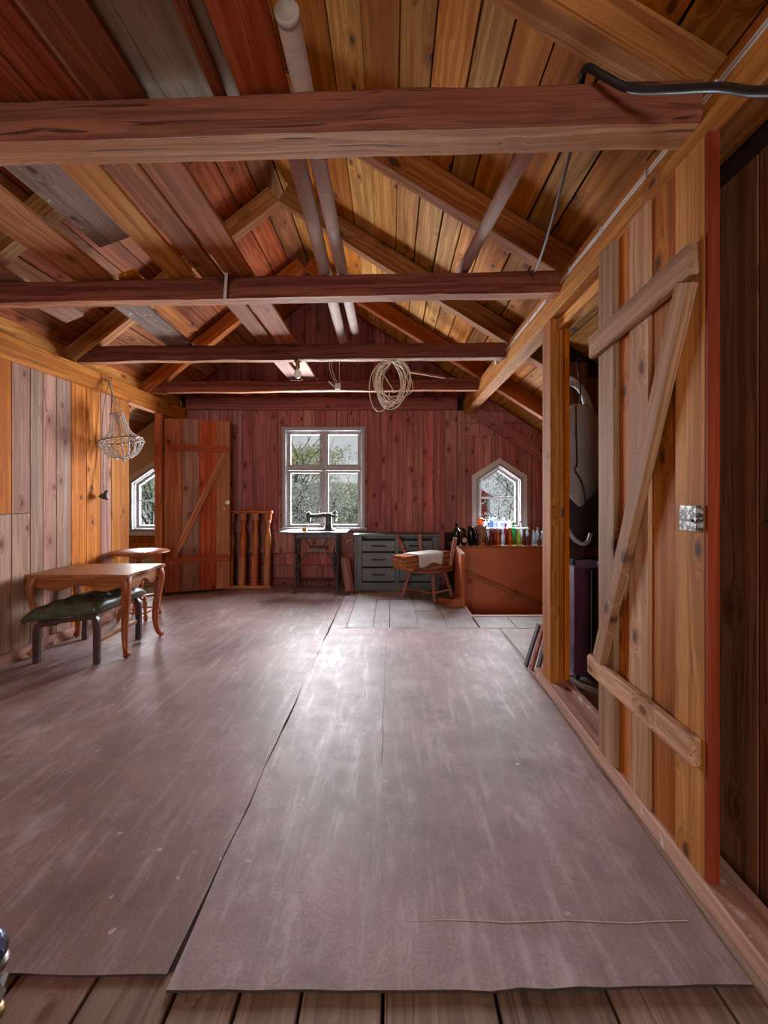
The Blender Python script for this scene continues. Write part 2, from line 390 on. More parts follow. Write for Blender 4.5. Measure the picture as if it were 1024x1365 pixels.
G = {k: glassc('glass_' + k, c) for k, c in dict(clear=(.9, .93, .95), amber=(.62, .2, .02), brown=(.28, .085, .03), red=(.42, .03, .04), green=(.08, .5, .18),
     lime=(.62, .7, .12), blue=(.42, .5, .9), slate=(.22, .3, .5), dark=(.035, .05, .03), black=(.03, .025, .03), pale=(.7, .84, .9), orange=(.95, .22, .04)).items()}
def leafmat(n, c):
    m, nt, bs = nt_new(n); B = NB(nt)
    tc = B.n('ShaderNodeTexCoord').outputs['Object']; f = B.noise(tc, 3.0, 3)
    nt.links.new(B.mix(B.rng(f, .35, .65), c, tuple(x * 1.7 for x in c)), bs.inputs['Base Color']); bs.inputs['Roughness'].default_value = .8
    return m
M['leaf1'] = leafmat('leaf_grey_green', (.48, .52, .38)); M['leaf2'] = leafmat('leaf_silver', (.58, .59, .54)); M['leaf3'] = leafmat('leaf_yellow_green', (.46, .46, .24))

# ------------------------------------------------------------------ room dimensions
XL, XR, YB, YF = -2.72, .955, 5.95, -5.0
RX, ML, MR, ZR = -.96, .78, .633, 3.70      # ridge x, roof slopes, rafter underside at ridge
XEL, XER = -4.0, 2.6
def zr(x): return ZR - (ML * (RX - x) if x < RX else MR * (x - RX))
def zd(x): return zr(x) + .2
SX0, SY0, SY1, SX1 = .80, 4.47, 5.40, 2.2   # stair opening

# ------------------------------------------------------------------ floor
fl = obj('floor', boxes_mesh('floor', [(XEL, SX0, YF, YB, -.08, -.03), (SX0, XER, YF, SY0, -.08, -.03), (SX1, XER, SY0, SY1, -.08, -.03), (SX0, XER, SY1 + .03, YB, -.08, -.03)]), M['backing'], kind='structure')
seams = [-3.98, -3.7, -3.42, -3.15, -2.88, -2.6, -2.3, -2.02, -1.74, -1.46, -1.19, -.93, -.73, -.52, -.365, -.215, -.02, .25, .52, .79, 1.06, 1.33, 1.6, 1.88, 2.16, 2.4, 2.59]
for i in range(len(seams) - 1):
    a, b = seams[i] + .004, seams[i + 1] - .004
    c = (a + b) / 2
    segs = [(YF, 1.0 + .9 * rnd.random(), ), ]
    yj = 1.6 + 2.2 * rnd.random()
    runs = [(YF, yj - .002), (yj + .002, YB)]
    if b > SX0 and a < SX1:
        runs = [(YF, yj - .002), (yj + .002, SY0)]
        if a < SX0: a = a
    for y0, y1 in runs:
        plank('plank', (c, y0, -.015), (c, y1, -.015), b - a, .03, (0, 0, 1), M['floorp'], fl, .003, 6, .002)
obj('stairwell_lining', boxes_mesh('stairwell_lining', [(SX0 - .03, SX1, SY0 - .05, SY0 - .02, -1.3, -.03), (SX0 - .05, SX0 - .02, SY0, SY1, -1.3, -.03), (SX1, SX1 + .03, SY0, SY1, -1.3, -.03), (SX0, SX1, SY0, SY1, -1.33, -1.3)]), M['orangep'], fl)
box('nosing', SX0, SX1, SY0 - .05, SY0, -.03, .006, M['cream'], fl, .004, 'X')
box('nosing', SX0 - .025, SX0, SY0 - .05, 4.80, -.03, .006, M['cream'], fl, .003, 'Y')

# ------------------------------------------------------------------ ceiling: roof deck and its boards
dk = [[(XEL, zd(XEL) + .03), (RX, zd(RX) + .03), (RX, zd(RX) + .09), (XEL, zd(XEL) + .09)], [(RX, zd(RX) + .03), (XER, zd(XER) + .03), (XER, zd(XER) + .09), (RX, zd(RX) + .09)]]
ce = obj('ceiling', prism_mesh('ceiling', dk, YF, YB + .4), M['backing'], kind='structure')
for side, m_, xe in ((1, MR, XER), (-1, ML, XEL)):
    cs = 1 / math.sqrt(1 + m_ * m_); sn = m_ * cs; Ltot = abs(xe - RX) / cs; u = .01
    while u < Ltot - .05:
        w = .15 + .075 * rnd.random(); w = min(w, Ltot - u); uc = u + w / 2
        x = RX + side * uc * cs; z = zd(RX) - uc * sn + .0125
        nrm = (side * sn, 0, cs)
        j = rnd.choice([1.47, 2.64, 3.84, 5.0])
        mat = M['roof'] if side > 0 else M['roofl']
        for y0, y1 in ((YF, j - .003), (j + .003, YB + .35)):
            plank('roof_board', (x, y0, z), (x, y1, z), w - .004 - .012 * rnd.random() ** 2, .022, nrm, mat, ce, .002)
        u += w
# ------------------------------------------------------------------ trusses
def truss(p0, p1, w, h, label):
    """p0,p1: front bottom edge ends (x,y) of the tie beam; runs on to the plates"""
    (xa, ya), (xb, yb) = p0, p1
    k = (yb - ya) / (xb - xa); f = lambda x: ya + k * (x - xa)
    x0, x1 = -2.80, .948; zb = 2.34
    t = thing('roof_truss', (RX, f(RX), zb), label, 'roof truss')
    a = V((x0, f(x0) + w / 2, zb + h / 2)); b = V((x1, f(x1) + w / 2, zb + h / 2))
    tbm = plank('tie_beam', a, b, w, h, (0, 0, 1), M['tie'], t, .010, 44, .009)
    tbm.data.materials.append(M['hewnlit'])
    for p in tbm.data.polygons:
        if p.index < 8 * 44 and p.index % 8 == 0: p.material_index = 1  # hewn underside, made paler to carry light bounced off the floor
    for side, m_, xe in ((1, MR, XER), (-1, ML, XEL)):
        cs = 1 / math.sqrt(1 + m_ * m_); sn = m_ * cs
        th = .2 * cs - .012
        ym = f(RX) + w / 2 + .02; ye = f(.95 if side > 0 else -2.7) + w / 2 + .02
        off = V((side * sn, 0, cs)) * (th / 2)
        A = V((RX - side * .0, ym, ZR)) + off; Bx = V((xe, ye, ZR - m_ * abs(xe - RX))) + off
        A.x = RX + side * .045 + off.x * .0; A.z = ZR + th / 2 / cs - .045 * m_
        Bx = V((xe, ye, ZR - m_ * abs(xe - RX) + th / 2 / cs))
        plank('rafter', A, Bx, .1, th, (side * sn, 0, cs), M['rafter'], t, .006, 24, .003)
    return t
truss((-1.26, 1.449), (.818, 1.37), .125, .125, 'nearest roof truss in view, with the thickest rough tie beam across the top')
truss((-2.32, 2.67), (.72, 2.538), .105, .123, 'second roof truss back, whose tie beam the long cardboard tubes pass over')
truss((-2.72, 3.86), (.91, 3.74), .09, .128, 'third roof truss back, tie beam carrying the bare bulb and the wire coil')
truss((-2.69, 5.03), (.93, 4.885), .09, .12, 'farthest roof truss, tie beam just in front of the gable wall')
truss((-2.7, .22), (.93, .18), .11, .125, 'roof truss right above the viewer carrying the near ends of dark planks')

# ------------------------------------------------------------------ left wall
wl = obj('wall_left', boxes_mesh('wall_left', [(XL - .06, XL - .03, YF, 4.655, 0, 2.3), (XL - .06, XL - .03, 5.35, YB, 0, 2.3), (XL - .12, XL - .10, YF, YB, 2.2, 2.75)]), M['backing'], kind='structure')
sl = [(-2.2, -1.9), (-1.9, -1.6), (-1.6, -1.3), (-1.3, -1.0)]
ys = [YF]
while ys[-1] < 2.75: ys.append(ys[-1] + .15 + .09 * rnd.random())
ys = [y for y in ys if y < 2.75] + [2.86, 3.04, 3.22, 3.386, 3.51, 3.65, 3.82, 4.01, 4.206, 4.364, 4.663]
mats = {3.04: 'orange', 3.22: 'grey', 3.386: 'grey', 3.51: 'grey', 3.65: 'grey', 3.82: 'orange2', 4.01: 'orange2', 4.206: 'grey', 4.364: 'orange'}
for i in range(len(ys) - 1):
    y0, y1 = ys[i] + .002, ys[i + 1] - .002; c = (y0 + y1) / 2
    mt = M[mats.get(ys[i], rnd.choice(['grey', 'orange', 'grey', 'orange2']))]
    t = .024 + .006 * rnd.random()
    runs = [(.0, 2.19)]
    if ys[i] in (3.04, 3.22, 2.86): runs = [(0, 1.058), (1.062, 2.19)]
    for q, (z0, z1) in enumerate(runs):
        plank('board', (XL - t / 2 + .002, c, z0), (XL - t / 2 + .002, c, z1), y1 - y0, t, (1, 0, 0), M['grey'] if (len(runs) == 2 and q == 0) else mt, wl)
for y0, y1 in ((5.36, 5.55), (5.555, 5.75), (5.755, 5.945)):
    plank('board', (XL - .012, (y0 + y1) / 2, 0), (XL - .012, (y0 + y1) / 2, 2.16), y1 - y0 - .003, .024, (1, 0, 0), M['redor'], wl)
plank('top_plate', (XL - .03, YF, 2.24), (XL - .03, YB - .01, 2.24), .18, .10, (1, 0, 0), M['orange'], wl, .006, 30, .004)
plank('frieze_board', (XL - .085, YF, 2.47), (XL - .085, YB - .01, 2.47), .27, .022, (1, 0, 0), M['orange'], wl)
box('jamb_post', XL - .05, XL + .035, 5.26, 5.35, 0, 2.145, M['redor'], wl, .004)
box('jamb_post', XL - .055, XL - .031, 4.62, 4.66, 0, 2.14, M['orange'], wl, .004)
bb = plank('baseboard_left', (XL + .022, YF, .042), (XL + .022, 4.64, .042), .084, .04, (1, 0, 0), M['pale'], None, .006, 20, .003, kind='structure')
# outer side of the left eave
obj('wall_eave_left', boxes_mesh('wall_eave_left', [(XEL - .05, XEL, YF, YB, 0, zd(XEL) + .03)]), M['wallp'], kind='structure')
obj('wall_eave_right', boxes_mesh('wall_eave_right', [(XER, XER + .05, YF, YB, 0, zd(XER) + .03)]), M['dark'], kind='structure')

# ------------------------------------------------------------------ windows: geometry data
WX0, WX1, WZ0, WZ1 = -1.438, -.347, .734, 2.083      # main casing outline
def pointed(cx, hw, zb, zs, za): return [(cx - hw, zb), (cx + hw, zb), (cx + hw, zs), (cx, za), (cx - hw, zs)]
PW = {2: 1.423, 3: -3.135}
# ------------------------------------------------------------------ back wall
def roofclip(poly, inset=.0):
    p = clip(poly, -ML, 1, zd(RX) - ML * RX - inset) if poly else None
    return clip(p, MR, 1, zd(RX) + MR * RX - inset) if p else None
def minus_pointed(poly, cx, hw, zb, zs, za):
    """pieces of a convex poly outside a pointed opening"""
    out = []; k = (za - zs) / hw
    for a in (clip(poly, 1, 0, cx - hw), clip(poly, -1, 0, -(cx + hw))): out.append(a)
    mid = clip(poly, -1, 0, -(cx - hw)); mid = clip(mid, 1, 0, cx + hw) if mid else None
    if mid:
        out.append(clip(mid, 0, 1, zb))
        l = clip(mid, 1, 0, cx); r = clip(mid, -1, 0, -cx)
        if l: out.append(clip(l, k, -1, k * (cx - hw) - zs))
        if r: out.append(clip(r, -k, -1, -k * (cx + hw) - zs))
    return [p for p in out if p]
def minus_rect(poly, x0, x1, z0, z1):
    out = [clip(poly, 1, 0, x0), clip(poly, -1, 0, -x1)]
    mid = clip(poly, -1, 0, -x0); mid = clip(mid, 1, 0, x1) if mid else None
    if mid: out += [clip(mid, 0, 1, z0), clip(mid, 0, -1, -z1)]
    return [p for p in out if p]
PO = dict(hw=.30, zb=.74, zs=1.41, za=1.615)           # rough opening of pointed windows
full = roofclip([(XEL, -.08), (XER, -.08), (XER, 4.2), (XEL, 4.2)], -.03)
cells = minus_rect(full, WX0 + .05, WX1 - .05, WZ0 + .04, WZ1 - .04)
for n_ in (2, 3):
    nc = []
    for c_ in cells: nc += minus_pointed(c_, PW[n_], PO['hw'], PO['zb'], PO['zs'], PO['za'] - (.0 if n_ == 2 else .04))
    cells = nc
wb = obj('wall_back', prism_mesh('wall_back', cells, YB + .022, YB + .12), M['backing'], kind='structure')
def wallboard(poly, mat, y0, y1, vertical=True, name='board', parent=None):
    cx = sum(p[0] for p in poly) / len(poly); cz = sum(p[1] for p in poly) / len(poly)
    loc = [(u - cx, v - cz) for u, v in poly]
    if vertical:   # local X = world z, local Y = -world x ... keep right handed: X=z, Y=x, Z=y
        me = prism_mesh(name, [[(v, u) for u, v in loc]], 0, y1 - y0, 'XY')
        mw = Matrix(((0, 1, 0, cx), (0, 0, 1, y0), (1, 0, 0, cz), (0, 0, 0, 1)))
    else:
        me = prism_mesh(name, [[(u, -v) for u, v in loc]], 0, y1 - y0, 'XY')
        mw = Matrix(((1, 0, 0, cx), (0, 0, 1, y0), (0, -1, 0, cz), (0, 0, 0, 1)))
    return obj(name, me, mat, parent or wb, mw)
def backboards(x0, x1, z0, z1, mat, wid, vertical=True, seams=None):
    if seams is None:
        seams = [x0 if vertical else z0]; lim = x1 if vertical else z1
        while seams[-1] < lim - wid * .6: seams.append(seams[-1] + wid * (.8 + .4 * rnd.random()))
        seams[-1] = lim
    for a, b in zip(seams, seams[1:]):
        g = .002 + .003 * rnd.random(); d = .008 * rnd.random() ** 2
        poly = [(a + g, z0), (b - g, z0), (b - g, z1), (a + g, z1)] if vertical else [(x0, a + g), (x1, a + g), (x1, b - g), (x0, b - g)]
        poly = roofclip(poly, .02)
        if not poly: continue
        ps = minus_rect(poly, WX0 + .03, WX1 - .03, WZ0 + .02, WZ1 - .02)
        for n_ in (2, 3):
            q = []
            for p in ps: q += minus_pointed(p, PW[n_], .31, .72, 1.415, 1.625)
            ps = q
        for p in ps:
            if max(v for u, v in p) - min(v for u, v in p) > .02 and max(u for u, v in p) - min(u for u, v in p) > .01:
                wallboard(p, mat, YB + d * .5, YB + .022)
sx = [(p - 522) / 100.8 for p in (490, 508, 522.5, 537, 551, 564.5, 578.5, 593, 611)]
backboards(XL, -.32, .70, 2.31, M['red'], .155)
backboards(sx[0], sx[-1], .70, 2.31, M['red'], .15, True, sx)
backboards(XL, .70, .10, .70, M['red'], .19, False)
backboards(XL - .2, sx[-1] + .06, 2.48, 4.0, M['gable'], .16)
backboards(sx[-1] + .09, XER, .0, 1.98, M['red'], .16)
backboards(sx[-1] + .09, XER, 1.98, 2.7, M['red'], .17, False)
for pp in minus_pointed(roofclip([(XEL, .72), (XL - .06, .72), (XL - .06, 3), (XEL, 3)], .02), PW[3], .31, .72, 1.415, 1.625):
    wallboard(pp, M['wallp'], YB + .006, YB + .022, True, 'wallpaper')
backboards(XEL, XL - .06, .42, .72, M['orange'], .15, False)
wallboard([(XEL, 0), (XL - .06, 0), (XL - .06, .42), (XEL, .42)], M['wallp'], YB + .006, YB + .022, True, 'wallpaper')
plank('trim_1', (XL + .02, YB - .022, 2.395), (sx[-1] - .02, YB - .022, 2.395), .17, .04, (0, 1, 0), M['gable'], None, .004, 1, kind='structure')
plank('trim_2', (sx[-1] + .035, YB - .02, 0), (sx[-1] + .035, YB - .02, 2.3), .1, .04, (0, 1, 0), M['red'], None, .004, kind='structure')
plank('baseboard_back', (XL + .02, YB - .012, .05), (.70, YB - .012, .05), .1, .022, (0, 1, 0), M['gable'], None, .003, kind='structure')
plank('trim_3', (1.0, YB - .03, zr(1.0) - .11), (2.4, YB - .03, zr(2.4) - .11), .15, .05, (0, 1, 0), M['red'], None, .004, kind='structure')

# ------------------------------------------------------------------ main window
w1 = thing('window_1', ((WX0 + WX1) / 2, YB, WZ0), 'four-pane grey painted window above the sewing machine', None, kind='structure')
for nm, a, b, w in (('casing', (WX0 + .025, WZ0), (WX0 + .025, WZ1), .05), ('casing', (WX1 - .025, WZ0), (WX1 - .025, WZ1), .05)):
    plank(nm, (a[0], YB - .02, a[1]), (b[0], YB - .02, b[1]), w, .045, (0, 1, 0), M['casing'], w1, .006)
plank('casing', (WX0, YB - .022, WZ1 - .02), (WX1, YB - .022, WZ1 - .02), .05, .05, (0, 1, 0), M['casing'], w1, .006)
plank('window_sill', (WX0 - .03, YB - .035, WZ0 + .012), (WX1 + .03, YB - .035, WZ0 + .012), .12, .035, (0, 0, 1), M['casing'], w1, .006)
XM = (431.8 - 522) / 100.8; ZT = 1.538
for s in (-1, 1):   # reveals
    x = WX0 + .055 if s < 0 else WX1 - .055
    box('reveal', x - .012, x + .012, YB + .0, YB + .12, WZ0 + .03, WZ1 - .03, M['casing'], w1)
box('reveal', WX0 + .05, WX1 - .05, YB, YB + .12, WZ1 - .055, WZ1 - .035, M['casing'], w1, .003, 'X')
box('mullion', XM - .022, XM + .022, YB + .0, YB + .07, WZ0 + .03, WZ1 - .05, M['casing'], w1)
box('transom', WX0 + .06, WX1 - .06, YB + .002, YB + .068, ZT - .022, ZT + .022, M['casing'], w1, .003, 'X')
for xa, xb in ((WX0 + .068, XM - .024), (XM + .024, WX1 - .068)):
    for za, zb in ((WZ0 + .035, ZT - .024), (ZT + .024, WZ1 - .057)):
        f = .034
        o4 = [(xa, za), (xb, za), (xb, zb), (xa, zb)]; i4 = [(xa + f, za + f), (xb - f, za + f), (xb - f, zb - f), (xa + f, zb - f)]
        sh = obj('sash', prism_mesh('sash', ring_polys(o4, i4), YB + .02, YB + .055), M['sash'], w1)
        obj('pane', boxes_mesh('pane', [(xa + f - .006, xb - f + .006, YB + .036, YB + .040, za + f - .006, zb - f + .006)]), M['pane'], sh)
for z in (1.15, 1.8):
    box('hinge', XM - .028, XM - .014, YB - .006, YB + .004, z, z + .06, M['metalc'], w1)

def pointed_window(n, cx, dz, label):
    w = thing('window_%d' % n, (cx, YB, .74), label, None, kind='structure')
    Pn = lambda hw, zb, zs, za: pointed(cx, hw, zb + dz, zs + dz, za + dz)
    cas = [Pn(.363, .70, 1.448, 1.676), Pn(.275, .78, 1.392, 1.58)]
    names = ['window_sill', 'casing', 'casing', 'casing', 'casing']
    for nm, q in zip(names, ring_polys(*cas)): obj(nm, prism_mesh(nm, [q], YB - .03, YB + .008), M['casing2'], w)
    ins = [Pn(.305, .75, 1.408, 1.605), Pn(.272, .785, 1.389, 1.574)]
    for q in ring_polys(*ins): obj('bead', prism_mesh('bead', [q], YB - .042, YB - .031), M['casing'], w)
    rv = [Pn(.29, .76, 1.40, 1.592), Pn(.262, .79, 1.382, 1.562)]
    obj('reveal', prism_mesh('reveal', ring_polys(*rv), YB + .008, YB + .11), M['casing2'], w)
    ss = [Pn(.26, .792, 1.380, 1.56), Pn(.226, .83, 1.358, 1.513)]
    sh = obj('sash', prism_mesh('sash', ring_polys(*ss), YB + .05, YB + .085), M['casing'], w)
    obj('pane', prism_mesh('pane', [Pn(.232, .825, 1.36, 1.52)], YB + .066, YB + .07), M['pane'], sh)
    box('glazing_bar', cx - .228, cx + .228, YB + .052, YB + .083, 1.154 + dz - .009, 1.154 + dz + .009, M['sash'], w, .003, 'X')
    return w
pointed_window(2, PW[2], 0, 'white pointed gable window behind the row of bottles')
pointed_window(3, PW[3], -.04, 'white pointed window seen through the doorway in the left wall')

# ------------------------------------------------------------------ right wall
wr = obj('wall_right', boxes_mesh('wall_right', [(1.10, 1.125, YF, 1.92, 0, 2.4), (1.35, XER, 3.6, 3.64, -.03, 2.45), (XR + .12, XR + .14, YF, 1.9, 2.2, 2.62)]), M['backing'], kind='structure')
yy = YF
sd = [YF, -1.9, -1.66, -1.4, -1.2, -.96, -.74, -.5, -.3, -.06, .16, .36, .58, .80, 1.0, 1.21, 1.32, 1.52, 1.70, 1.9]
for a, b in zip(sd, sd[1:]):
    runs = [(0.0, 2.25)] if not (.9 < a < 1.31) else [(0, 1.12), (1.124, 2.25)]
    for z0, z1 in runs: plank('board', (1.088, (a + b) / 2, z0), (1.088, (a + b) / 2, z1), b - a - .005, .022, (1, 0, 0), M['dark'], wr)
for i in range(6):
    x = 1.36 + i * .2
    plank('board', (x + .1, 3.588, 0), (x + .1, 3.588, 2.25 if zd(x + .2) > 2.3 else zd(x + .2) - .05), .195, .02, (0, 1, 0), M['dark'], wr)
plank('top_plate', (XR + .06, YF, 2.352), (XR + .05, YB - .03, 2.352), .185, .12, (1, 0, 0), M['orange'], wr, .006, 36, .004)
plank('header', (XR + .09, 1.95, 2.225), (XR + .09, 2.70, 2.225), .06, .08, (1, 0, 0), M['orange2'], wr, .004)
plank('sill_plate', (.955, .3, .034), (1.005, 2.95, .034), .13, .068, (0, 0, 1), M['pale'], wr, .008, 30, .005)
plank('sill_strip', (1.045, 1.95, .078), (1.05, 2.71, .078), .03, .022, (0, 0, 1), M['pale'], wr, .003)
box('jamb_post', XR, XR + .055, 2.70, 2.85, .07, 2.255, M['dooro'], wr, .005)
box('jamb_lining', XR + .057, XR + .083, 2.71, 2.85, .07, 2.19, M['dooro'], wr, .003)
box('door_stop', XR + .085, XR + .112, 2.695, 2.84, .07, 2.19, M['orange'], wr, .003)
box('strike_plate', XR + .066, XR + .08, 2.704, 2.711, 1.06, 1.12, M['metalc'], wr, .001)
# front wall behind the viewer, with an added window for the fill lamp
fc = minus_rect(roofclip([(XEL, -.08), (XER, -.08), (XER, 4.2), (XEL, 4.2)], -.03), -2.1, .2, .7, 2.4)
wf = obj('wall_front', prism_mesh('wall_front', fc, YF - .1, YF), M['red'], kind='structure')
w4 = thing('window_4', (-.95, YF, .7), 'added unseen window in the gable wall behind the viewer', None, kind='structure')
obj('casing', prism_mesh('casing', ring_polys([(-2.18, .62), (.28, .62), (.28, 2.48), (-2.18, 2.48)], [(-2.07, .73), (.17, .73), (.17, 2.37), (-2.07, 2.37)]), YF, YF + .03), M['casing'], w4)
box('mullion', -.98, -.92, YF - .08, YF - .03, .72, 2.38, M['casing'], w4)
obj('pane', boxes_mesh('pane', [(-2.09, .19, YF - .055, YF - .05, .71, 2.39)]), M['pane'], w4)

# ------------------------------------------------------------------ door 2 (right plank door)
d2 = thing('door_2', (.93, 1.66, .03), 'tall ledged and braced plank door at the right with a worn box lock', None, kind='structure')
py_ = [2.0, 1.852, 1.747, 1.605, 1.46, 1.314]
pm = ['doorg', 'dooro', 'doorg', 'dooro', 'dooro']; pr = [.0, .02, .002, .012, 0.0]; pz = [.07, .065, .06, .055, .05]
for i in range(5):
    a, b = py_[i], py_[i + 1]; x0 = .917 + pr[i]
    box('board', x0, .947, b + .004, a - .004, .072 - .004 * rnd.random(), 2.252, M[pm[i]], d2, .003)
lg = M['pale2']
plank('ledge', (.9, 2.015, 1.855), (.9, 1.345, 1.905), .098, .033, (1, 0, 0), lg, d2, .006, 10, .003)
plank('ledge', (.9, 2.03, .437), (.9, 1.335, .437), .088, .033, (1, 0, 0), lg, d2, .008, 10, .003)
plank('brace', (.9, 1.945, .488), (.9, 1.372, 1.845), .075, .032, (1, 0, 0), M['doorg'], d2, .004, 8, .002)
box('edge_strip', .917, .952, 1.302, 1.316, .072, 2.252, M['edge'], d2, .002)
lk = box('lock_box', .893, .916, 1.318, 1.398, 1.092, 1.166, M['lock'], d2, .003)
box('bolt', .889, .893, 1.335, 1.385, 1.118, 1.126, M['slot'], lk, .001)

# ------------------------------------------------------------------ door 1 (left back, standing open)
hx, hy = -2.675, 5.30; ex, ey = -2.01, 5.60
d1 = thing('door_1', (hx, hy, .04), 'red-brown braced plank door standing open at the far left', None, kind='structure')
dv = (V((ex, ey, 0)) - V((hx, hy, 0))); Ld = dv.length; du = dv.normalized(); dn = V((du.y, -du.x, 0))  # towards viewer
cuts = [0, .26, .52, .78, 1.0]
for i, mk in enumerate(('redor', 'dgrey', 'redor', 'redor')):
    a, b = cuts[i] * Ld + .0015, cuts[i + 1] * Ld - .0015
    c = V((hx, hy, 0)) + du * ((a + b) / 2)
    zt = 2.105 - (.012 if i in (0, 2) else 0)
    plank('board', (c.x, c.y, .04), (c.x, c.y, zt), b - a, .024, tuple(dn), M[mk] if mk != 'dgrey' else M['doorgrey'], d1)
o_ = dn * .028
for z in (1.755, .415):
    A = V((hx, hy, z)) + du * .045 + o_; Bb = V((hx, hy, z)) + du * (Ld - .02) + o_
    plank('ledge', A, Bb, .075, .03, tuple(dn), M['redor'], d1, .005)
plank('brace', V((hx, hy, .46)) + du * .10 + o_, V((hx, hy, 1.715)) + du * (Ld - .05) + o_, .07, .028, tuple(dn), M['redor'], d1, .004)
kp = V((hx, hy, 1.10)) + du * (Ld - .035) + dn * .012
m_, L_ = frame_mw(kp, kp + dn * .05, (0, 0, 1))
kb = obj('door_knob', lathe('door_knob', [(.008, 0), (.008, .02), (.024, .028), (.028, .04), (.02, .052), (.004, .056)], 14), M['porc'], d1, Matrix.Translation(kp) @ dn.to_track_quat('Z', 'Y').to_matrix().to_4x4(), True)
box('lock_plate', ex - .075, ex - .02, ey - .052, ey - .045, 1.0, 1.045, M['brass'], d1, .001)

# ------------------------------------------------------------------ floor sheets
def sheet(name, x0, x1, y0, y1, th, mat, label, z=0.0, wob=.003, n=40, rag=.008, x1b=None, curl=0.0):
    s = rnd.random() * 99
    def e(t, q): return rag * mnoise.noise(V((t * 3, q, s))) + rag * .5 * mnoise.noise(V((t * 14, q, s)))
    nx = max(4, int((x1 - x0) * 14)); ny = max(4, int((y1 - y0) * 8)); vs = []; fs = []
    for j in range(ny + 1):
        for i in range(nx + 1):
            u, v = i / nx, j / ny
            xe = x1 + ((x1b if x1b is not None else x1) - x1) * v
            x = x0 + u * (xe - x0); y = y0 + v * (y1 - y0)
            if i == 0: x += e(y, 1)
            if i == nx: x += e(y, 2)
            if j == 0: y += e(x, 3)
            if j == ny: y += e(x, 4)
            edge = min(1, min(u * (x1 - x0), (1 - u) * (x1 - x0), v * (y1 - y0), (1 - v) * (y1 - y0)) / .12)
            lift = wob * max(0, mnoise.noise(V((x * 1.7, y * 1.7, s + 5)))) * (1 if edge > .5 else .7)
            lift += curl * max(0, 1 - v * (y1 - y0) / .13) ** 2 * (.55 + .45 * mnoise.noise(V((x * 4, 0, s))))
            vs.append((x, y, z + th + lift))
    top = len(vs)
    vs += [(p[0], p[1], max(z, p[2] - th)) for p in vs]
    w = nx + 1
    for j in range(ny):
        for i in range(nx):
            a = j * w + i; fs.append((a, a + 1, a + 1 + w, a + w)); fs.append((top + a, top + a + w, top + a + 1 + w, top + a + 1))
    for i in range(nx):
        fs.append((i, top + i, top + i + 1, i + 1)); a = ny * w + i; fs.append((a, a + 1, top + a + 1, top + a))
    for j in range(ny):
        a = j * w; fs.append((a, a + w, top + a + w, top + a)); a = j * w + nx; fs.append((a, top + a, top + a + w, a + w))
    me = mesh(name, vs, fs); me.materials.append(mat); me.materials.append(M['edgeshade'])
    for p in me.polygons:
        if p.index >= 2 * nx * ny: p.material_index = 1
    return obj(name, me, None, None, None, label=label, cat='floor covering')
sheet('fibreboard_sheet', XL + .05, -.556, 1.118, 5.90, .006, M['sheetL'], 'large brown fibreboard sheet covering the left half of the floor', 0, curl=.004)
obj('seam_shade', boxes_mesh('seam_shade', [(-.5575, -.5465, 1.13, 5.3, .0, .0035)]), M['edgeshade'], bpy.data.objects['fibreboard_sheet'])  # dark strip laid along the seam in place of its shadow
shr = sheet('fibreboard_sheet', -.548, .882, 1.085, 4.02, .007, M['sheetR'], 'long scuffed grey-purple fibreboard sheet covering the right half of the floor', 0, .003, rag=.012, x1b=.955, curl=.008)
sheet('fibreboard_sheet', .972, 1.30, 2.97, 4.02, .005, M['sheetR'], 'small fibreboard sheet on the floor beyond the doorpost', 0, .002)
sheet('fibreboard_sheet', -.548, -.41, 4.03, 5.3, .005, M['sheetR'], 'narrow fibreboard strip at the far end of the long floor seam', 0, .002)
def crease(P, r, mat): obj('crease', tube_mesh('crease', P, r, 4, [(-1, -.25), (1, -.25), (0, .5)]), mat, shr)
crease([(-.53 + i * .085, 1.262 + .004 * math.sin(i * 1.7) - .006 * i / 16, .0078) for i in range(17)], .0016, M['cream'])
crease([(-.045 + .003 * math.sin(i * 1.3), 2.0 + i * .12, .0085) for i in range(16)], .002, M['sheetR'])
cards = [(-.40, -.17, 4.03, 5.45, 'pale card on the floor below the leaning pink board, leftmost of the pale pieces'),
         (-.16, -.02, 4.03, 5.1, 'small pale card in the floor patchwork next to the long seam'),
         (-.165, .19, 5.11, 5.57, 'pale card on the floor in front of the dark chest of drawers'),
         (-.012, .24, 4.03, 5.09, 'long pale card on the floor, its front end meeting the scuffed grey sheet'),
         (.245, .50, 4.03, 4.62, 'pale card in the middle of the floor patchwork'),
         (.245, .46, 4.63, 5.1, 'pale card on the floor under the stack of boards and stools'),
         (.505, .775, 4.03, 4.70, 'pale card on the floor in front of the orange newel post'),
         (.80, 1.12, 4.03, 4.40, 'pale card on the floor along the stair opening, nearest the newel'),
         (1.13, 1.6, 4.03, 4.40, 'pale card on the floor at the right end of the stair opening')]
for x0, x1, y0, y1, lb in cards:
    if y1 > 5.3 and x0 > .2: continue
    sheet('card_sheet', x0, x1, y0, y1, .004 + .003 * rnd.random(), M['sheetP'], lb, 0, .002, 12, .004)

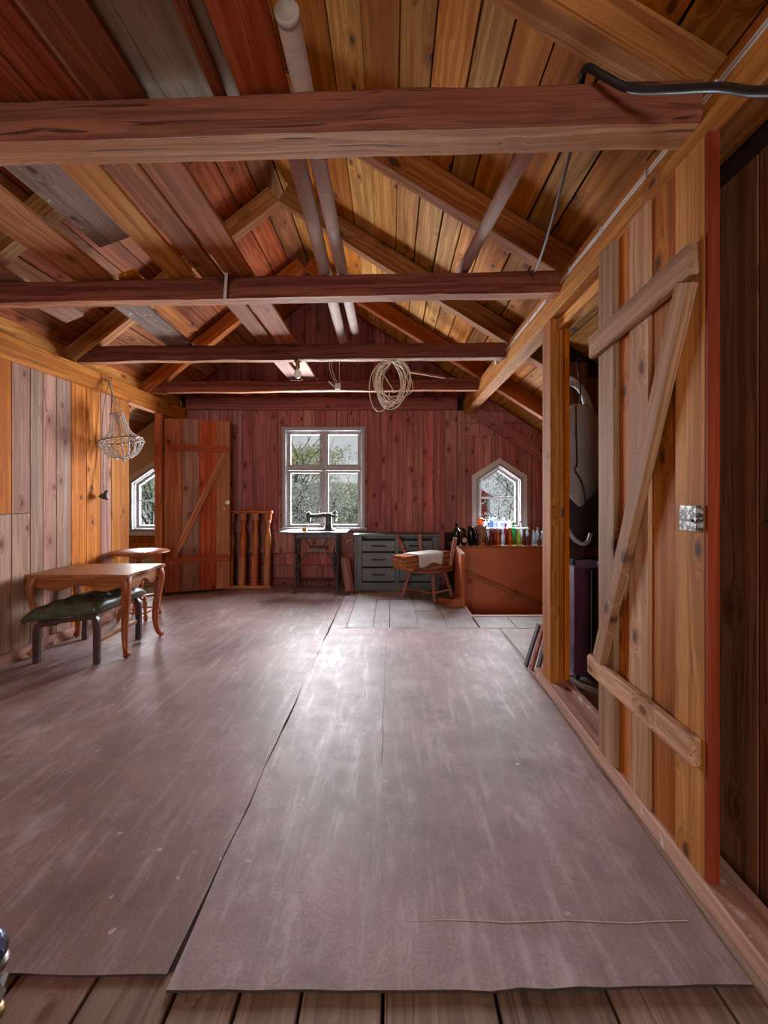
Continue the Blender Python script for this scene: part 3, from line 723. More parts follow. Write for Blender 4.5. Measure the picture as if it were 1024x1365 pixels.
# ------------------------------------------------------------------ loose planks on the tie beams
ZT0 = 2.474
def lp(x0, x1, y0, y1, mat, label, th=.024, z=ZT0, dx=0.0, skew=0.0, dz=0.0):
    c = (x0 + x1) / 2
    return plank('loose_plank', (c, y0, z + th / 2), (c + dx, y1, z + th / 2 + dz), x1 - x0, th, (0, 0, 1), M[mat], None, .003, 8, .003, skew, label=label, cat='plank', group=None)
lp(-1.545, -1.32, 1.50, 2.33, 'dgrey', 'grey plank spattered with white paint lying above the first tie beam at left', dx=0.0, skew=.45, z=ZT0 + .03)
lp(-1.285, -1.135, 1.50, 2.78, 'orange2', 'bright orange plank across the tie beams next to the paint-spattered grey one', dx=-.02)
lp(-1.115, -.985, 1.50, 3.98, 'loose', 'orange-brown plank, middle one of three side by side between first and second tie beams')
lp(-.962, -.805, 1.50, 3.98, 'loose', 'orange-brown plank on the tie beams nearest the roof ridge')
lp(-1.88, -1.63, 1.53, 2.80, 'loose', 'brown plank on the tie beams left of the paint-spattered grey one', dx=-.02)
lp(-2.42, -2.2, 1.66, 3.28, 'grey', 'short weathered plank over the second tie beam at the far left', skew=.6)
lp(-1.88, -1.66, 2.84, 3.95, 'dgrey', 'grey weathered plank lying between second and third tie beams', dx=-.05)
lp(-1.61, -1.48, 2.62, 3.52, 'orange', 'short orange plank with cut end between second and third tie beams', dx=-.02, skew=.5)
lp(-1.14, -1.0, 4.0, 5.12, 'grey', 'pale grey plank over the third and fourth tie beams by the bulb')
lp(-.96, -.83, 4.0, 5.12, 'grey', 'pale grey plank over the far tie beams, right one of the pair')
lp(-1.62, -1.38, .14, 1.485, 'loosed', 'dark red-brown plank overhead in the top left corner')
lp(-1.37, -1.135, .14, 1.485, 'loosed', 'dark brown plank overhead, second from the top left corner')
lp(-1.128, -.99, .14, 1.485, 'loosed', 'dark brown plank overhead left of the black gap')
lp(-.965, -.79, .14, 1.485, 'loosed', 'dark brown plank overhead between the black gap and the faded plywood')
lp(-.57, -.53, .14, 1.485, 'loosed', 'thin dark batten running over the faded plywood', th=.02)
lp(-.485, -.325, .14, 1.485, 'redplank', 'reddish-orange plank overhead beside the capped cardboard tube')
plank('plywood_sheet', (-.65, .10, 2.51), (-.65, 1.56, 2.51), .42, .012, (0, 0, 1), M['ply'], None, .002, label='faded grey-green plywood sheet lying above the nearest tie beam', cat='plywood')

# ------------------------------------------------------------------ cardboard tubes
def ctube(a, b, r, label, cap=False):
    m, L = frame_mw(a, b, (0, 0, 1))
    mm = m @ Matrix.Rotation(R(90), 4, 'Y') @ T(0, 0, -L / 2)
    t = obj('cardboard_tube', lathe('cardboard_tube', [(r * .9, .001), (r, .003), (r, L - .003), (r * .9, L - .001)], 20), M['tube'], None, mm, True, label=label, cat='tube', group='cardboard tubes in the rafters')
    obj('end_cap', lathe('end_cap', [(r * .82, -.004), (r * .86, -.006), (r * 1.04, -.006), (r * 1.04, .012), (r, .013)], 20), M['cap'], t, mm, True)
    obj('end_cap', lathe('end_cap', [(r, L - .012), (r * 1.03, L - .011), (r * 1.03, L + .004), (r * .8, L + .004)], 20), M['cap'] if cap else M['tube'], t, mm, True)
    return t
ZB = 2.466
ctube((-.282, 1.215, ZB + .034), (-.292, 3.56, ZB + .034), .033, 'long cardboard tube whose white end cap points at the viewer above the first beam', True)
ctube((-.36, 1.46, ZB + .037), (-.415, 3.80, ZB + .037), .036, 'long cardboard tube, left one of the two hanging past the second tie beam')
ctube((.53, 1.50, ZB + .036), (.405, 2.70, ZB + .036), .032, 'shorter cardboard tube lying alone at the right between first and second tie beams')

# ------------------------------------------------------------------ cables and small things overhead
cb = thing('electric_cable', (XR, 2, 2.385), 'pale twin cable clipped along the right wall plate', 'cable')
for dz in (0, .013): obj('wire', tube_mesh('wire', [(XR - .006, .75 + i * .162, 2.385 + dz + .002 * math.sin(i * 2.1)) for i in range(21)], .0045, 6), M['cable'], cb, None, True)
for i in range(9): box('clip', XR - .012, XR - .001, .95 + i * .36, .962 + i * .36, 2.376, 2.408, M['porc'], cb, .002)
jb = thing('junction_box', (XR - .02, 4.02, 2.37), 'small pale junction box where the clipped cable ends on the wall plate', 'junction box')
obj('body', lathe('body', [(.03, 0), (.032, .004), (.032, .022), (.026, .028), (.004, .03)], 14), M['porc'], jb, T(XR - .001, 4.02, 2.39) @ Matrix.Rotation(R(-90), 4, 'Y'), True)
box('gland', XR - .02, XR - .002, 4.055, 4.08, 2.382, 2.4, M['metalc'], jb, .003)
hz = catmull([(.60, 1.44, 2.475), (.588, 1.385, 2.488), (.588, 1.345, 2.475), (.625, 1.325, 2.432), (.69, 1.30, 2.372), (.765, 1.24, 2.315), (.83, 1.14, 2.23), (.85, 1.04, 2.13), (.862, .95, 2.065), (.90, .82, 2.05), (.915, .70, 2.12), (.92, .62, 2.25)], 8)
obj('rubber_hose', tube_mesh('rubber_hose', hz, .0115, 12), M['blackr'], None, None, True, label='thick black rubber hose drooping from the first tie beam to the right wall', cat='hose')
cd = catmull([(.64, 1.56, 2.47), (.655, 1.72, 2.40), (.70, 2.05, 2.34), (.77, 2.42, 2.40), (.79, 2.56, 2.470), (.80, 2.62, 2.472)], 8)
obj('slung_cable', tube_mesh('slung_cable', cd, .006, 8), M['cord'], None, None, True, label='grey cord slung between first and second tie beams at the right', cat='cord')
# twin cable under third tie beam
c3 = thing('beam_cable', (.1, 3.80, 2.335), 'pale twin cable tacked along the underside of the third tie beam', 'cable')
for dy in (0, .02): obj('wire', tube_mesh('wire', [(-.78 + i * .1, 3.865 - .033 * (-.78 + i * .1 + 2.72) + dy - .03, 2.329 + .004 * mnoise.noise(V((i * .7, dy * 50, 0)))) for i in range(18)], .005, 6), M['wire'], c3, None, True)
# bulb
bl = thing('light_bulb', (-.80, 3.80, 2.2), 'bare frosted bulb in a socket under the third tie beam', 'light bulb')
obj('socket', lathe('socket', [(.03, 2.335), (.03, 2.325), (.018, 2.32), (.018, 2.275), (.015, 2.268)], 14), M['brass'], bl, T(-.80, 3.84, 0), True)
obj('glass', lathe('glass', [(.012, 2.27), (.015, 2.262), (.026, 2.245), (.031, 2.225), (.027, 2.205), (.015, 2.193), (.002, 2.19)], 16), M['bulb'], bl, T(-.80, 3.84, 0), True)
# wire coil
rr = random.Random(4); loops = []
for k in range(15):
    cx = .0 + rr.uniform(-.035, .035); ax = rr.uniform(.085, .15); az = rr.uniform(.13, .195); tw = rr.uniform(-.5, .5); yo = rr.uniform(-.04, .04)
    for i in range(20):
        a = 2 * math.pi * i / 20 + math.pi / 2
        x = ax * math.cos(a) + tw * .12 * math.sin(a) * math.cos(a); z = -az + az * math.sin(a)
        z += .02 * math.sin(2 * a + k) * (1 - math.sin(a)) / 2
        loops.append((cx + x, 3.755 + yo + .03 * math.sin(a + k), 2.318 + z + (rr.uniform(-.012, .0))))
for i in range(14):
    a = math.pi * .5 + 2 * math.pi * i / 18; loops.append((-.10 + .085 * math.cos(a), 3.75, 2.08 + .19 * math.sin(a)))
obj('wire_coil', tube_mesh('wire_coil', catmull(loops, 3), .0036, 5), M['wire'], None, None, True, label='tangled coil of cream wire hanging from the third tie beam', cat='wire')
hb = thing('hanging_bracket', (-.45, 3.80, 2.1), 'small grey plate dangling on thin wires under the third tie beam', 'bracket')
box('plate', -.475, -.43, 3.79, 3.80, 2.085, 2.135, M['cable'], hb, .002)
for x0, x1 in ((-.52, -.47), (-.50, -.455), (-.44, -.435)):
    obj('wire', tube_mesh('wire', catmull([(x0, 3.80, 2.333), (x0, 3.79, 2.25), (x1, 3.795, 2.13)], 6), .0022, 5), M['cable'], hb, None, True)
plank('lath_strip', (-.53, 3.785, 2.15), (-.455, 3.785, 2.085), .012, .004, (0, 1, 0), M['cable'], hb, .001)
plank('paper_strip', (-.945, 2.585, 2.52), (-.955, 2.572, 2.30), .016, .002, (0, 1, 0), M['cable'], None, .0005, 6, .002, label='thin pale strip hanging over the front of the second tie beam', cat='strip')
plank('batten', (.16, 4.35, 2.39), (.72, 4.98, 2.47), .03, .02, (0, 0, 1), M['grey'], None, .002, label='grey batten lying up behind the wire coil toward the far rafters', cat='batten')

# ------------------------------------------------------------------ chandelier on the left wall
ch = thing('chandelier', (-2.51, 4.15, 1.5), 'beaded crystal chandelier basket hanging on chains against the left wall', 'chandelier')
CX, CY = -2.505, 4.17
tilt = Matrix.Translation((CX, CY, 1.70)) @ Matrix.Rotation(R(-9), 4, 'Y') @ Matrix.Translation((0, 0, 0))
def torus(name, r, rt, z, n=28): 
    P = [(r * math.cos(2 * math.pi * i / n), r * math.sin(2 * math.pi * i / n), z) for i in range(n + 1)]; return tube_mesh(name, P, rt, 6)
obj('ring', torus('ring', .178, .007, 0), M['brass'], ch, tilt, True)
obj('crown_ring', torus('crown_ring', .055, .006, .245), M['brass'], ch, tilt, True)
obj('lower_ring', torus('lower_ring', .06, .004, -.165), M['brass'], ch, tilt, True)
for k in range(4):
    a = k * math.pi / 2 + .4; c, s = math.cos(a), math.sin(a)
    obj('arm', tube_mesh('arm', catmull([(.055 * c, .055 * s, .245), (.07 * c, .07 * s, .13), (.11 * c, .11 * s, .05), (.178 * c, .178 * s, 0)], 5), .004, 6), M['brass'], ch, tilt, True)
def beads(name, P, r):
    bm = bmesh.new()
    for p in P:
        g = bmesh.ops.create_icosphere(bm, subdivisions=1, radius=r)
        for v in g['verts']: v.co = v.co + V(p)
    me = bpy.data.meshes.new(name); bm.to_mesh(me); bm.free(); return me
def along(P, step):
    P = catmull(P, 8); out = [P[0]]; acc = 0
    for a, b in zip(P, P[1:]):
        d = (b - a).length; t = step - acc
        while t <= d: out.append(a.lerp(b, t / d)); t += step
        acc = (acc + d) % step
    return out
NS = 18
st1 = beads('bead_strand', along([(.055, 0, .245), (.064, 0, .17), (.095, 0, .07), (.176, 0, .006)], .0165), .0076)
st2 = beads('bead_strand', along([(.178, 0, -.008), (.165, 0, -.06), (.12, 0, -.125), (.06, 0, -.165)], .0185), .0092)
st3 = beads('bead_swag', along([(.178, 0, -.012), (.182, .025, -.035), (.178, .05, -.012)], .0175), .0085)
for k in range(NS):
    mw = tilt @ RZ(360 * k / NS)
    obj('bead_strand', st1, M['crystal'], ch, mw, True); obj('bead_strand', st2, M['crystal'], ch, mw, True); 
    obj('bead_swag', st3, M['crystal'], ch, mw, True)
obj('pendant', lathe('pendant', [(.002, -.215), (.014, -.195), (.017, -.18), (.006, -.165)], 8), M['crystal'], ch, tilt)
hook = V((-2.66, 4.24, 2.275))
for k in range(3):
    a = k * 2.1; e = tilt @ V((.055 * math.cos(a), .055 * math.sin(a), .245))
    obj('chain', beads('chain', along([hook, hook.lerp(e, .5) + V((-.02 + .02 * k, 0, -.01)), e], .017), .0075), M['metalc'], ch, None, True)
obj('hook', tube_mesh('hook', catmull([(-2.668, 4.24, 2.30), (-2.64, 4.24, 2.295), (-2.635, 4.24, 2.27), (-2.66, 4.24, 2.262)], 5), .004, 6), M['metalc'], ch, None, True)
obj('chain', beads('chain', along([tilt @ V((-.14, .03, .02)), (-2.675, 4.2, 1.62), (-2.67, 4.17, 1.42), (-2.65, 4.15, 1.22)], .02), .0095), M['crystal'], ch, None, True)
obj('loose_strand', beads('loose_strand', along([hook + V((0, 0, -.02)), (-2.69, 4.2, 1.98), (-2.685, 4.17, 1.70)], .018), .007), M['metalc'], ch, None, True)
obj('socket', lathe('socket', [(.012, .05), (.014, .02), (.035, .0), (.045, -.025), (.03, -.03)], 14), M['iron'], ch, T(-2.645, 4.15, 1.19) @ Matrix.Rotation(R(25), 4, 'Y'), True)

# ------------------------------------------------------------------ cabriole table
tb = thing('coffee_table', (-2.28, 3.52, 0), 'polished walnut table with cabriole legs and scalloped apron by the left wall', 'table')
tx0, tx1, ty0, ty1 = -2.665, -1.90, 3.25, 3.80
def scal(x0, x1, y0, y1, c, ins):
    P = []
    def edge(a, b, nrm):
        for i in range(1, 12):
            t = i / 12; p = V(a).lerp(V(b), t); w = .012 * math.cos(t * 4 * math.pi) - .004
            P.append((p.x + nrm[0] * (w - ins), p.y + nrm[1] * (w - ins)))
    edge((x0, y0, 0), (x1, y0, 0), (0, -1)); P.append((x1 - ins, y0 + ins)); edge((x1, y0, 0), (x1, y1, 0), (1, 0)); P.append((x1 - ins, y1 - ins))
    edge((x1, y1, 0), (x0, y1, 0), (0, 1)); P.append((x0 + ins, y1 - ins)); edge((x0, y1, 0), (x0, y0, 0), (-1, 0)); P.append((x0 + ins, y0 + ins))
    return P
obj('tabletop', prism_mesh('tabletop', [scal(tx0, tx1, ty0, ty1, 0, .006)], .585, .603, 'XY'), M['furn'], tb)
obj('moulding', prism_mesh('moulding', [scal(tx0, tx1, ty0, ty1, 0, .016)], .572, .585, 'XY'), M['furn'], tb)
def apron(L, name='apron'):
    n = 24; top = [(-L / 2 + L * i / n, .0) for i in range(n + 1)]
    bot = [(-L / 2 + L * i / n, -.062 + .022 * math.cos((i / n - .5) * 4 * math.pi) - .025 * abs(i / n - .5) * 2 ** 1) for i in range(n + 1)]
    return prism_mesh(name, [[bot[i], bot[i + 1], top[i + 1], top[i]] for i in range(n)], -.011, .011)
for (x, y, L, a) in (((tx0 + tx1) / 2, ty0 + .045, .66, 0), ((tx0 + tx1) / 2, ty1 - .045, .66, 0), (tx0 + .045, (ty0 + ty1) / 2, .44, 90), (tx1 - .045, (ty0 + ty1) / 2, .44, 90)):
    ap = obj('apron', apron(L), M['furn'], tb, T(x, y, .573) @ RZ(a))
    obj('carving', beads('carving', [(.016 * i, (-.014 if a == 0 else -.014), -.042 - .004 * abs(i)) for i in (-2, -1, 0, 1, 2)], .008), M['furn'], ap, W[ap.name] @ T(0, 0, 0), True)
SQ = [(-1, -.6), (-.6, -1), (.6, -1), (1, -.6), (1, .6), (.6, 1), (-.6, 1), (-1, .6)]
for sx_, sy_ in ((1, -1), (1, 1), (-1, -1), (-1, 1)):
    cx = tx1 - .05 if sx_ > 0 else tx0 + .05; cy = ty0 + .05 if sy_ < 0 else ty1 - .05
    q = .7071
    def o2(d, z): return (cx + sx_ * d * q, cy + sy_ * d * q, z)
    P = catmull([o2(.0, .575), o2(.018, .53), o2(.022, .48), o2(.006, .38), o2(-.012, .25), o2(-.016, .14), o2(.0, .06), o2(.022, .025), o2(.036, .012)], 4)
    n = len(P); rad = []
    for i in range(n):
        t = i / (n - 1); rad.append(.034 - .017 * min(1, t * 1.35) if t < .85 else .0165 + (.006 if t > .93 else 0))
    obj('leg', tube_mesh('leg', P, rad, 8, SQ), M['furnz'], tb, None, True)

# ------------------------------------------------------------------ tufted footstool
fs_ = thing('footstool', (-2.3, 3.44, 0), 'dark bentwood footstool with tufted green leather seat pushed under the table', 'footstool')
sxa, sxb, sya, syb = -2.585, -2.045, 3.13, 3.76
def seatz(x): return .285 + (.355 - .285) * (x - sxa) / (sxb - sxa)
n = 28; vs = []; fcs = []
for side in (1, 0):
    for j in range(n + 1):
        for i in range(n + 1):
            u, v = 2 * i / n - 1, 2 * j / n - 1
            f = max(0, (1 - abs(u) ** 5)) ** .42 * max(0, (1 - abs(v) ** 5)) ** .42
            x = (sxa + sxb) / 2 + u * (sxb - sxa) / 2; y = (sya + syb) / 2 + v * (syb - sya) / 2
            tuft = 0
            gu, gv = (u + v) * 3.1, (u - v) * 3.1
            tuft = .024 * (abs(math.sin(gu * 1.57)) * abs(math.sin(gv * 1.57))) ** .5
            z = seatz(x) + ((.036 + .055 * f + tuft * f) if side else (.012 - .012 * f))
            if not side or f == 0: z = seatz(x) + (.018 if f == 0 else .004)
            vs.append((x, y, z))
w = n + 1; o2_ = w * w
for j in range(n):
    for i in range(n):
        a = j * w + i; fcs.append((a, a + 1, a + 1 + w, a + w)); fcs.append((o2_ + a, o2_ + a + w, o2_ + a + w + 1, o2_ + a + 1))
me = mesh('seat_cushion', vs, fcs); bm = bmesh.new(); bm.from_mesh(me); bmesh.ops.remove_doubles(bm, verts=bm.verts[:], dist=.0005); bm.to_mesh(me); bm.free()
obj('seat_cushion', me, M['leather'], fs_, None, True)
BS = [(-1, -.35), (1, -.35), (1, .35), (-1, .35)]
def bent(x, y, zt, sgn):
    P = catmull([(x, y, .0), (x, y, zt * .5), (x, y, zt - .07), (x - sgn * .012, y, zt - .02), (x - sgn * .05, y, zt), (x - sgn * .15, y, zt + (-.012 if sgn > 0 else .012))], 5)
    return tube_mesh('leg', P, .026, 4, [(-.8, -.5), (.8, -.5), (.8, .5), (-.8, .5)])
for x, y, sgn in ((-2.515, 3.19, -1), (-2.075, 3.17, 1), (-2.085, 3.71, 1), (-2.525, 3.71, -1)):
    obj('leg', bent(x, y, seatz(x) - .018, sgn), M['darkw'], fs_)
for y in (3.18, 3.71): plank('seat_rail', (-2.48, y, seatz(-2.48) - .02), (-2.11, y, seatz(-2.11) - .02), .03, .028, (0, 1, 0), M['darkw'], fs_)
plank('stretcher', (-2.08, 3.19, .155), (-2.088, 3.69, .155), .032, .02, (1, 0, 0), M['furn'], fs_)
plank('seat_rail', (-2.12, 3.19, .318), (-2.12, 3.70, .318), .03, .02, (1, 0, 0), M['pale'], fs_)

# ------------------------------------------------------------------ round pedestal table
pd = thing('pedestal_table', (-2.44, 4.35, 0), 'round-topped wooden pedestal table with splayed turned legs behind the walnut table', 'table')
PT = T(-2.44, 4.36, 0)
obj('tabletop', lathe('tabletop', [(.10, .600), (.235, .622), (.262, .628), (.266, .636), (.258, .643), (.01, .645)], 32), M['furn'], pd, PT, True)
obj('boss', lathe('boss', [(.03, .555), (.06, .575), (.11, .6), (.11, .602)], 20), M['furnz'], pd, PT, True)
obj('column', lathe('column', [(.02, .20), (.034, .22), (.034, .24), (.022, .26), (.03, .29), (.036, .33), (.03, .37), (.02, .39), (.03, .40), (.02, .415), (.018, .45), (.026, .52), (.034, .555), (.034, .56)], 16), M['furnz'], pd, PT, True)
obj('hub', lathe('hub', [(.05, .19), (.055, .195), (.055, .215), (.03, .225)], 16), M['furnz'], pd, PT, True)
legp = [(.010, 0), (.018, .01), (.02, .04), (.013, .06), (.018, .075), (.014, .09), (.020, .14), (.022, .17), (.014, .195), (.018, .205), (.012, .22), (.008, .235)]
lme = lathe('leg', legp, 12); lme.materials.append(M['bal'])
for k in range(4):
    a = 45 + 90 * k
    mw = PT @ RZ(a) @ T(.185, 0, 0) @ Matrix.Rotation(R(-9), 4, 'Y'); obj('leg', lme, None, pd, mw, True)
for k in range(4):
    a0, a1 = R(45 + 90 * k), R(135 + 90 * k); r_ = .172
    obj('stretcher', tube_mesh('stretcher', [(r_ * math.cos(a0), r_ * math.sin(a0), .07), (r_ * .95 * (math.cos(a0) + math.cos(a1)) / 2, r_ * .95 * (math.sin(a0) + math.sin(a1)) / 2, .07), (r_ * math.cos(a1), r_ * math.sin(a1), .07)], [.007, .011, .007], 8), M['bal'], pd, PT, True)
for a in (45, 135):
    p = [PT @ RZ(a) @ V((s * .155, 0, .2)) for s in (-1, 1)]
    plank('cross_rail', p[0], p[1], .035, .022, (0, 0, 1), M['balx'], pd)

# ------------------------------------------------------------------ balustrade sections
def balustrade(x0, n, sp, y0, lean, label, z_top=.975, flip=1):
    t = thing('balustrade', (x0, y0, 0), label, 'balustrade', 'turned balustrade sections')
    mw = T(x0, y0, 0) @ Matrix.Rotation(R(-lean), 4, 'X')
    sq = .04
    for i in range(n):
        x = .05 + i * sp
        prof = [(.030, .40), (.039, .41), (.040, .425), (.030, .435), (.036, .45), (.030, .465), (.033, .48), (.044, .54), (.046, .58), (.038, .66), (.021, .75), (.017, .80), (.026, .825), (.036, .84), (.026, .85), (.034, .87)]
        b_ = obj('baluster', lathe('baluster', prof, 14), M['bal'], t, mw @ T(x, 0, 0), True)
        plank('base_block', mw @ V((x, 0, .042)), mw @ V((x, 0, .402)), .074, .074, mw.to_3x3() @ V((0, 1, 0)), M['balx'], b_, .006)
        plank('top_block', mw @ V((x, 0, .868)), mw @ V((x, 0, .95)), .07, .07, mw.to_3x3() @ V((0, 1, 0)), M['balx'], b_, .006)
    L = .05 + (n - 1) * sp + .05
    plank('bottom_rail', mw @ V((-.02, 0, .021)), mw @ V((L, 0, .021)), .07, .04, mw.to_3x3() @ V((0, 0, 1)), M['balx'], t, .005)
    plank('top_rail', mw @ V((-.02, 0, .968)), mw @ V((L, 0, .968)), .08, .036, mw.to_3x3() @ V((0, 0, 1)), M['balx'], t, .010)
    return t
balustrade(-2.10, 4, .158, 5.70, 4.5, 'front balustrade of turned pine balusters leaning behind the open door')
balustrade(-1.99, 3, .158, 5.886, 0, 'rear balustrade of turned balusters, mostly hidden behind the front one')

# ------------------------------------------------------------------ treadle sewing table and machine
tt = thing('treadle_table', (-.91, 5.55, 0), 'black cast-iron treadle sewing table under the main window', 'sewing table')
box('tabletop', -1.35, -.535, 5.38, 5.80, .716, .742, M['chesttop'], tt, .006, 'X')
box('drawer_front', -1.13, -.66, 5.395, 5.43, .665, .714, M['iron'], tt, .004, 'X')
def iron_side(x):
    q = []
    A = lambda y, z: (x, y, z)
    q.append(tube_mesh('a', catmull([A(5.40, 0), A(5.42, .12), A(5.47, .35), A(5.45, .55), A(5.42, .71)], 5), .014, 6))
    q.append(tube_mesh('a', catmull([A(5.76, 0), A(5.74, .12), A(5.69, .35), A(5.71, .55), A(5.74, .71)], 5), .014, 6))
    q.append(tube_mesh('a', [A(5.42, .70), A(5.74, .70)], .014, 6)); q.append(tube_mesh('a', [A(5.42, .10), A(5.74, .10)], .012, 6))
    for k in range(5):
        z = .18 + k * .105; s = 1 if k % 2 else -1
        q.append(tube_mesh('a', catmull([A(5.58 + s * .02 + .07 * math.cos(a) * (1 - a / 12), z + .045 * math.sin(a)) for a in [i * .7 for i in range(10)]], 2), .008, 5))
    q.append(tube_mesh('a', catmull([A(5.46, .36), A(5.58, .44), A(5.70, .36)], 5), .009, 5)); q.append(tube_mesh('a', catmull([A(5.46, .30), A(5.58, .22), A(5.70, .30)], 5), .009, 5))
    return join_meshes('side_frame', q)
for x in (-1.165, -.655):
    s = obj('side_frame', iron_side(x), M['iron'], tt, None, True)
    for y in (5.40, 5.76): obj('foot', lathe('foot', [(.02, 0), (.022, .008), (.012, .03), (.014, .05)], 10), M['iron'], s, T(x, y, 0), True)
    obj('scroll_ornament', join_meshes('scroll_ornament', [tube_mesh('a', catmull([(x + (.025 if x < -.9 else -.025) * (1 + math.sin(i * 1.3)), 5.395, .12 + i * .045) for i in range(12)], 3), .006, 5)]), M['iron'], s, None, True)
cr = [tube_mesh('a', catmull([(-1.09, 5.5, .70), (-1.02, 5.5, .60), (-.985, 5.5, .55)], 5), .010, 6), tube_mesh('a', catmull([(-.73, 5.5, .70), (-.80, 5.5, .62), (-.835, 5.5, .55)], 5), .010, 6),
      tube_mesh('a', [(-1.0, 5.5, .553), (-.82, 5.5, .553)], .013, 6),
      tube_mesh('a', catmull([(-1.155, 5.5, .12), (-1.12, 5.5, .34), (-1.03, 5.5, .47), (-.91, 5.5, .50), (-.79, 5.5, .47), (-.70, 5.5, .34), (-.665, 5.5, .12)], 6), .010, 6)]
obj('cross_brace', join_meshes('cross_brace', cr), M['iron'], tt, None, True)
obj('relief_scroll', tube_mesh('relief_scroll', catmull([(-1.02 + i * .0155, 5.486, .507 + .010 * math.sin(i * 2.2) - .02 * ((i - 7) / 7) ** 2) for i in range(15)], 3), .005, 5), M['ironp'], tt, None, True)
pdl = obj('treadle', join_meshes('treadle', [tube_mesh('a', [(-1.09, 5.45, .085), (-.73, 5.45, .085)], .010, 6), tube_mesh('a', [(-1.09, 5.68, .11), (-.73, 5.68, .11)], .010, 6)] + [tube_mesh('a', [(-1.05 + i * .056, 5.45, .085), (-1.05 + i * .056, 5.68, .11)], .007, 5) for i in range(6)]), M['iron'], tt, None, True)
whl = [tube_mesh('a', [(-.70, 5.60 + .155 * math.cos(i * math.pi / 14), .38 + .155 * math.sin(i * math.pi / 14)) for i in range(29)], .010, 6)]
for k in range(6): whl.append(tube_mesh('a', [(-.70, 5.60, .38), (-.70, 5.60 + .15 * math.cos(k * math.pi / 3), .38 + .15 * math.sin(k * math.pi / 3))], .006, 5))
obj('flywheel', join_meshes('flywheel', whl), M['iron'], tt, None, True)
sm = thing('sewing_machine', (-.87, 5.60, .742), 'old black sewing machine standing on the treadle table', 'sewing machine')
YM = 5.60
box('bed', -1.03, -.70, YM - .085, YM + .085, .7425, .762, M['iron'], sm, .004, 'X')
RS = [(-.8, -1), (.8, -1), (1, -.7), (1, .7), (.8, 1), (-.8, 1), (-1, .7), (-1, -.7)]
obj('pillar', loft('pillar', [[(-.785 + a * .047 * k, YM + b * .05 * k, z) for a, b in RS] for z, k in ((.762, 1.15), (.775, 1.0), (.82, .82), (.88, .8), (.935, .95), (.955, .8))]), M['iron'], sm, None, True)
obj('arm', tube_mesh('arm', catmull([(-.76, YM, .935), (-.84, YM, .935), (-.92, YM, .927), (-1.0, YM, .925), (-1.045, YM, .925)], 3), [.03, .03, .03, .028, .026, .025, .024, .024, .024, .026, .028, .03, .03], 10), M['iron'], sm, None, True)
obj('head', loft('head', [[(-1.03 + a * .028 * k, YM + b * .034 * k, z) for a, b in RS] for z, k in ((.84, .45), (.855, .6), (.88, .85), (.91, 1), (.945, 1), (.962, .8), (.975, .5))]), M['iron'], sm, None, True)
obj('needle_bar', tube_mesh('needle_bar', [(-1.035, YM, .85), (-1.035, YM, .80), (-1.035, YM, .765)], [.006, .005, .002], 6), M['metalc'], sm, None, True)
hw = obj('handwheel', tube_mesh('handwheel', [(-.695, YM + .058 * math.cos(i * math.pi / 12), .925 + .058 * math.sin(i * math.pi / 12)) for i in range(25)], .010, 8), M['iron'], sm, None, True)
obj('hub', tube_mesh('hub', [(-.75, YM, .925), (-.71, YM, .925), (-.675, YM, .925)], [.02, .018, .012], 10), M['iron'], hw, None, True)
for k in range(4): obj('spoke', tube_mesh('spoke', [(-.695, YM, .925), (-.695, YM + .055 * math.cos(k * 1.57 + .4), .925 + .055 * math.sin(k * 1.57 + .4))], .006, 6), M['iron'], hw, None, True)
obj('bobbin_winder', tube_mesh('bobbin_winder', catmull([(-.73, YM - .03, .95), (-.71, YM - .04, .975), (-.68, YM - .04, .985)], 4), .010, 8), M['iron'], sm, None, True)
obj('spool_pin', tube_mesh('spool_pin', [(-.90, YM, .95), (-.90, YM, .985)], .003, 6), M['metalc'], sm, None, True)
obj('pincushion', loft('pincushion', [[(-1.065 + (.026 * k) * math.cos(j * .785), 5.50 + .022 * k * math.sin(j * .785), z) for j in range(8)] for z, k in ((.7425, .9), (.752, 1.2), (.768, 1.05), (.784, .7), (.79, .3))]), M['yellow'], None, None, True, label='small yellow felt pincushion below the needle of the sewing machine', cat='pincushion')

# ------------------------------------------------------------------ chest of drawers
cx0, cx1, cyf, cyb, czt = -.46, .60, 5.60, 5.92, .705
cst = thing('chest_of_drawers', (.1, 5.76, 0), 'low grey-green chest of drawers against the back wall beside the sewing table', 'chest')
box('side_panel', cx0, cx0 + .03, cyf, cyb, 0, czt - .03, M['chest'], cst); box('side_panel', cx1 - .03, cx1, cyf, cyb, 0, czt - .03, M['chest'], cst)
box('top', cx0 - .012, cx1 + .012, cyf - .015, cyb, czt - .03, czt, M['chest'], cst, .006, 'X')
box('back_panel', cx0 + .03, cx1 - .03, cyb - .02, cyb, .02, czt - .03, M['chest'], cst, .002, 'X')
box('plinth', cx0 + .03, cx1 - .03, cyf + .01, cyf + .03, 0, .10, M['chest'], cst, .003, 'X')
box('stile', cx0 + .031, cx0 + .092, cyf, cyf + .03, .10, czt - .03, M['chest'], cst); box('stile', cx1 - .09, cx1 - .031, cyf, cyf + .03, .10, czt - .03, M['chest'], cst); box('stile', .045, .095, cyf, cyf + .03, .10, czt - .03, M['chest'], cst)
for xa, xb in ((cx0 + .096, .041), (.099, cx1 - .094)):
    for za, zb in ((.12, .285), (.30, .475), (.49, .625)):
        dr = box('drawer', xa, xb, cyf - .008, cyf + .25, za, zb, M['chest'], cst, .004, 'X')
        zc = (za + zb) / 2; xc = (xa + xb) / 2
        box('handle', xc - .085, xc + .085, cyf - .022, cyf - .008, zc - .010, zc + .012, M['slot'], dr, .004, 'X')
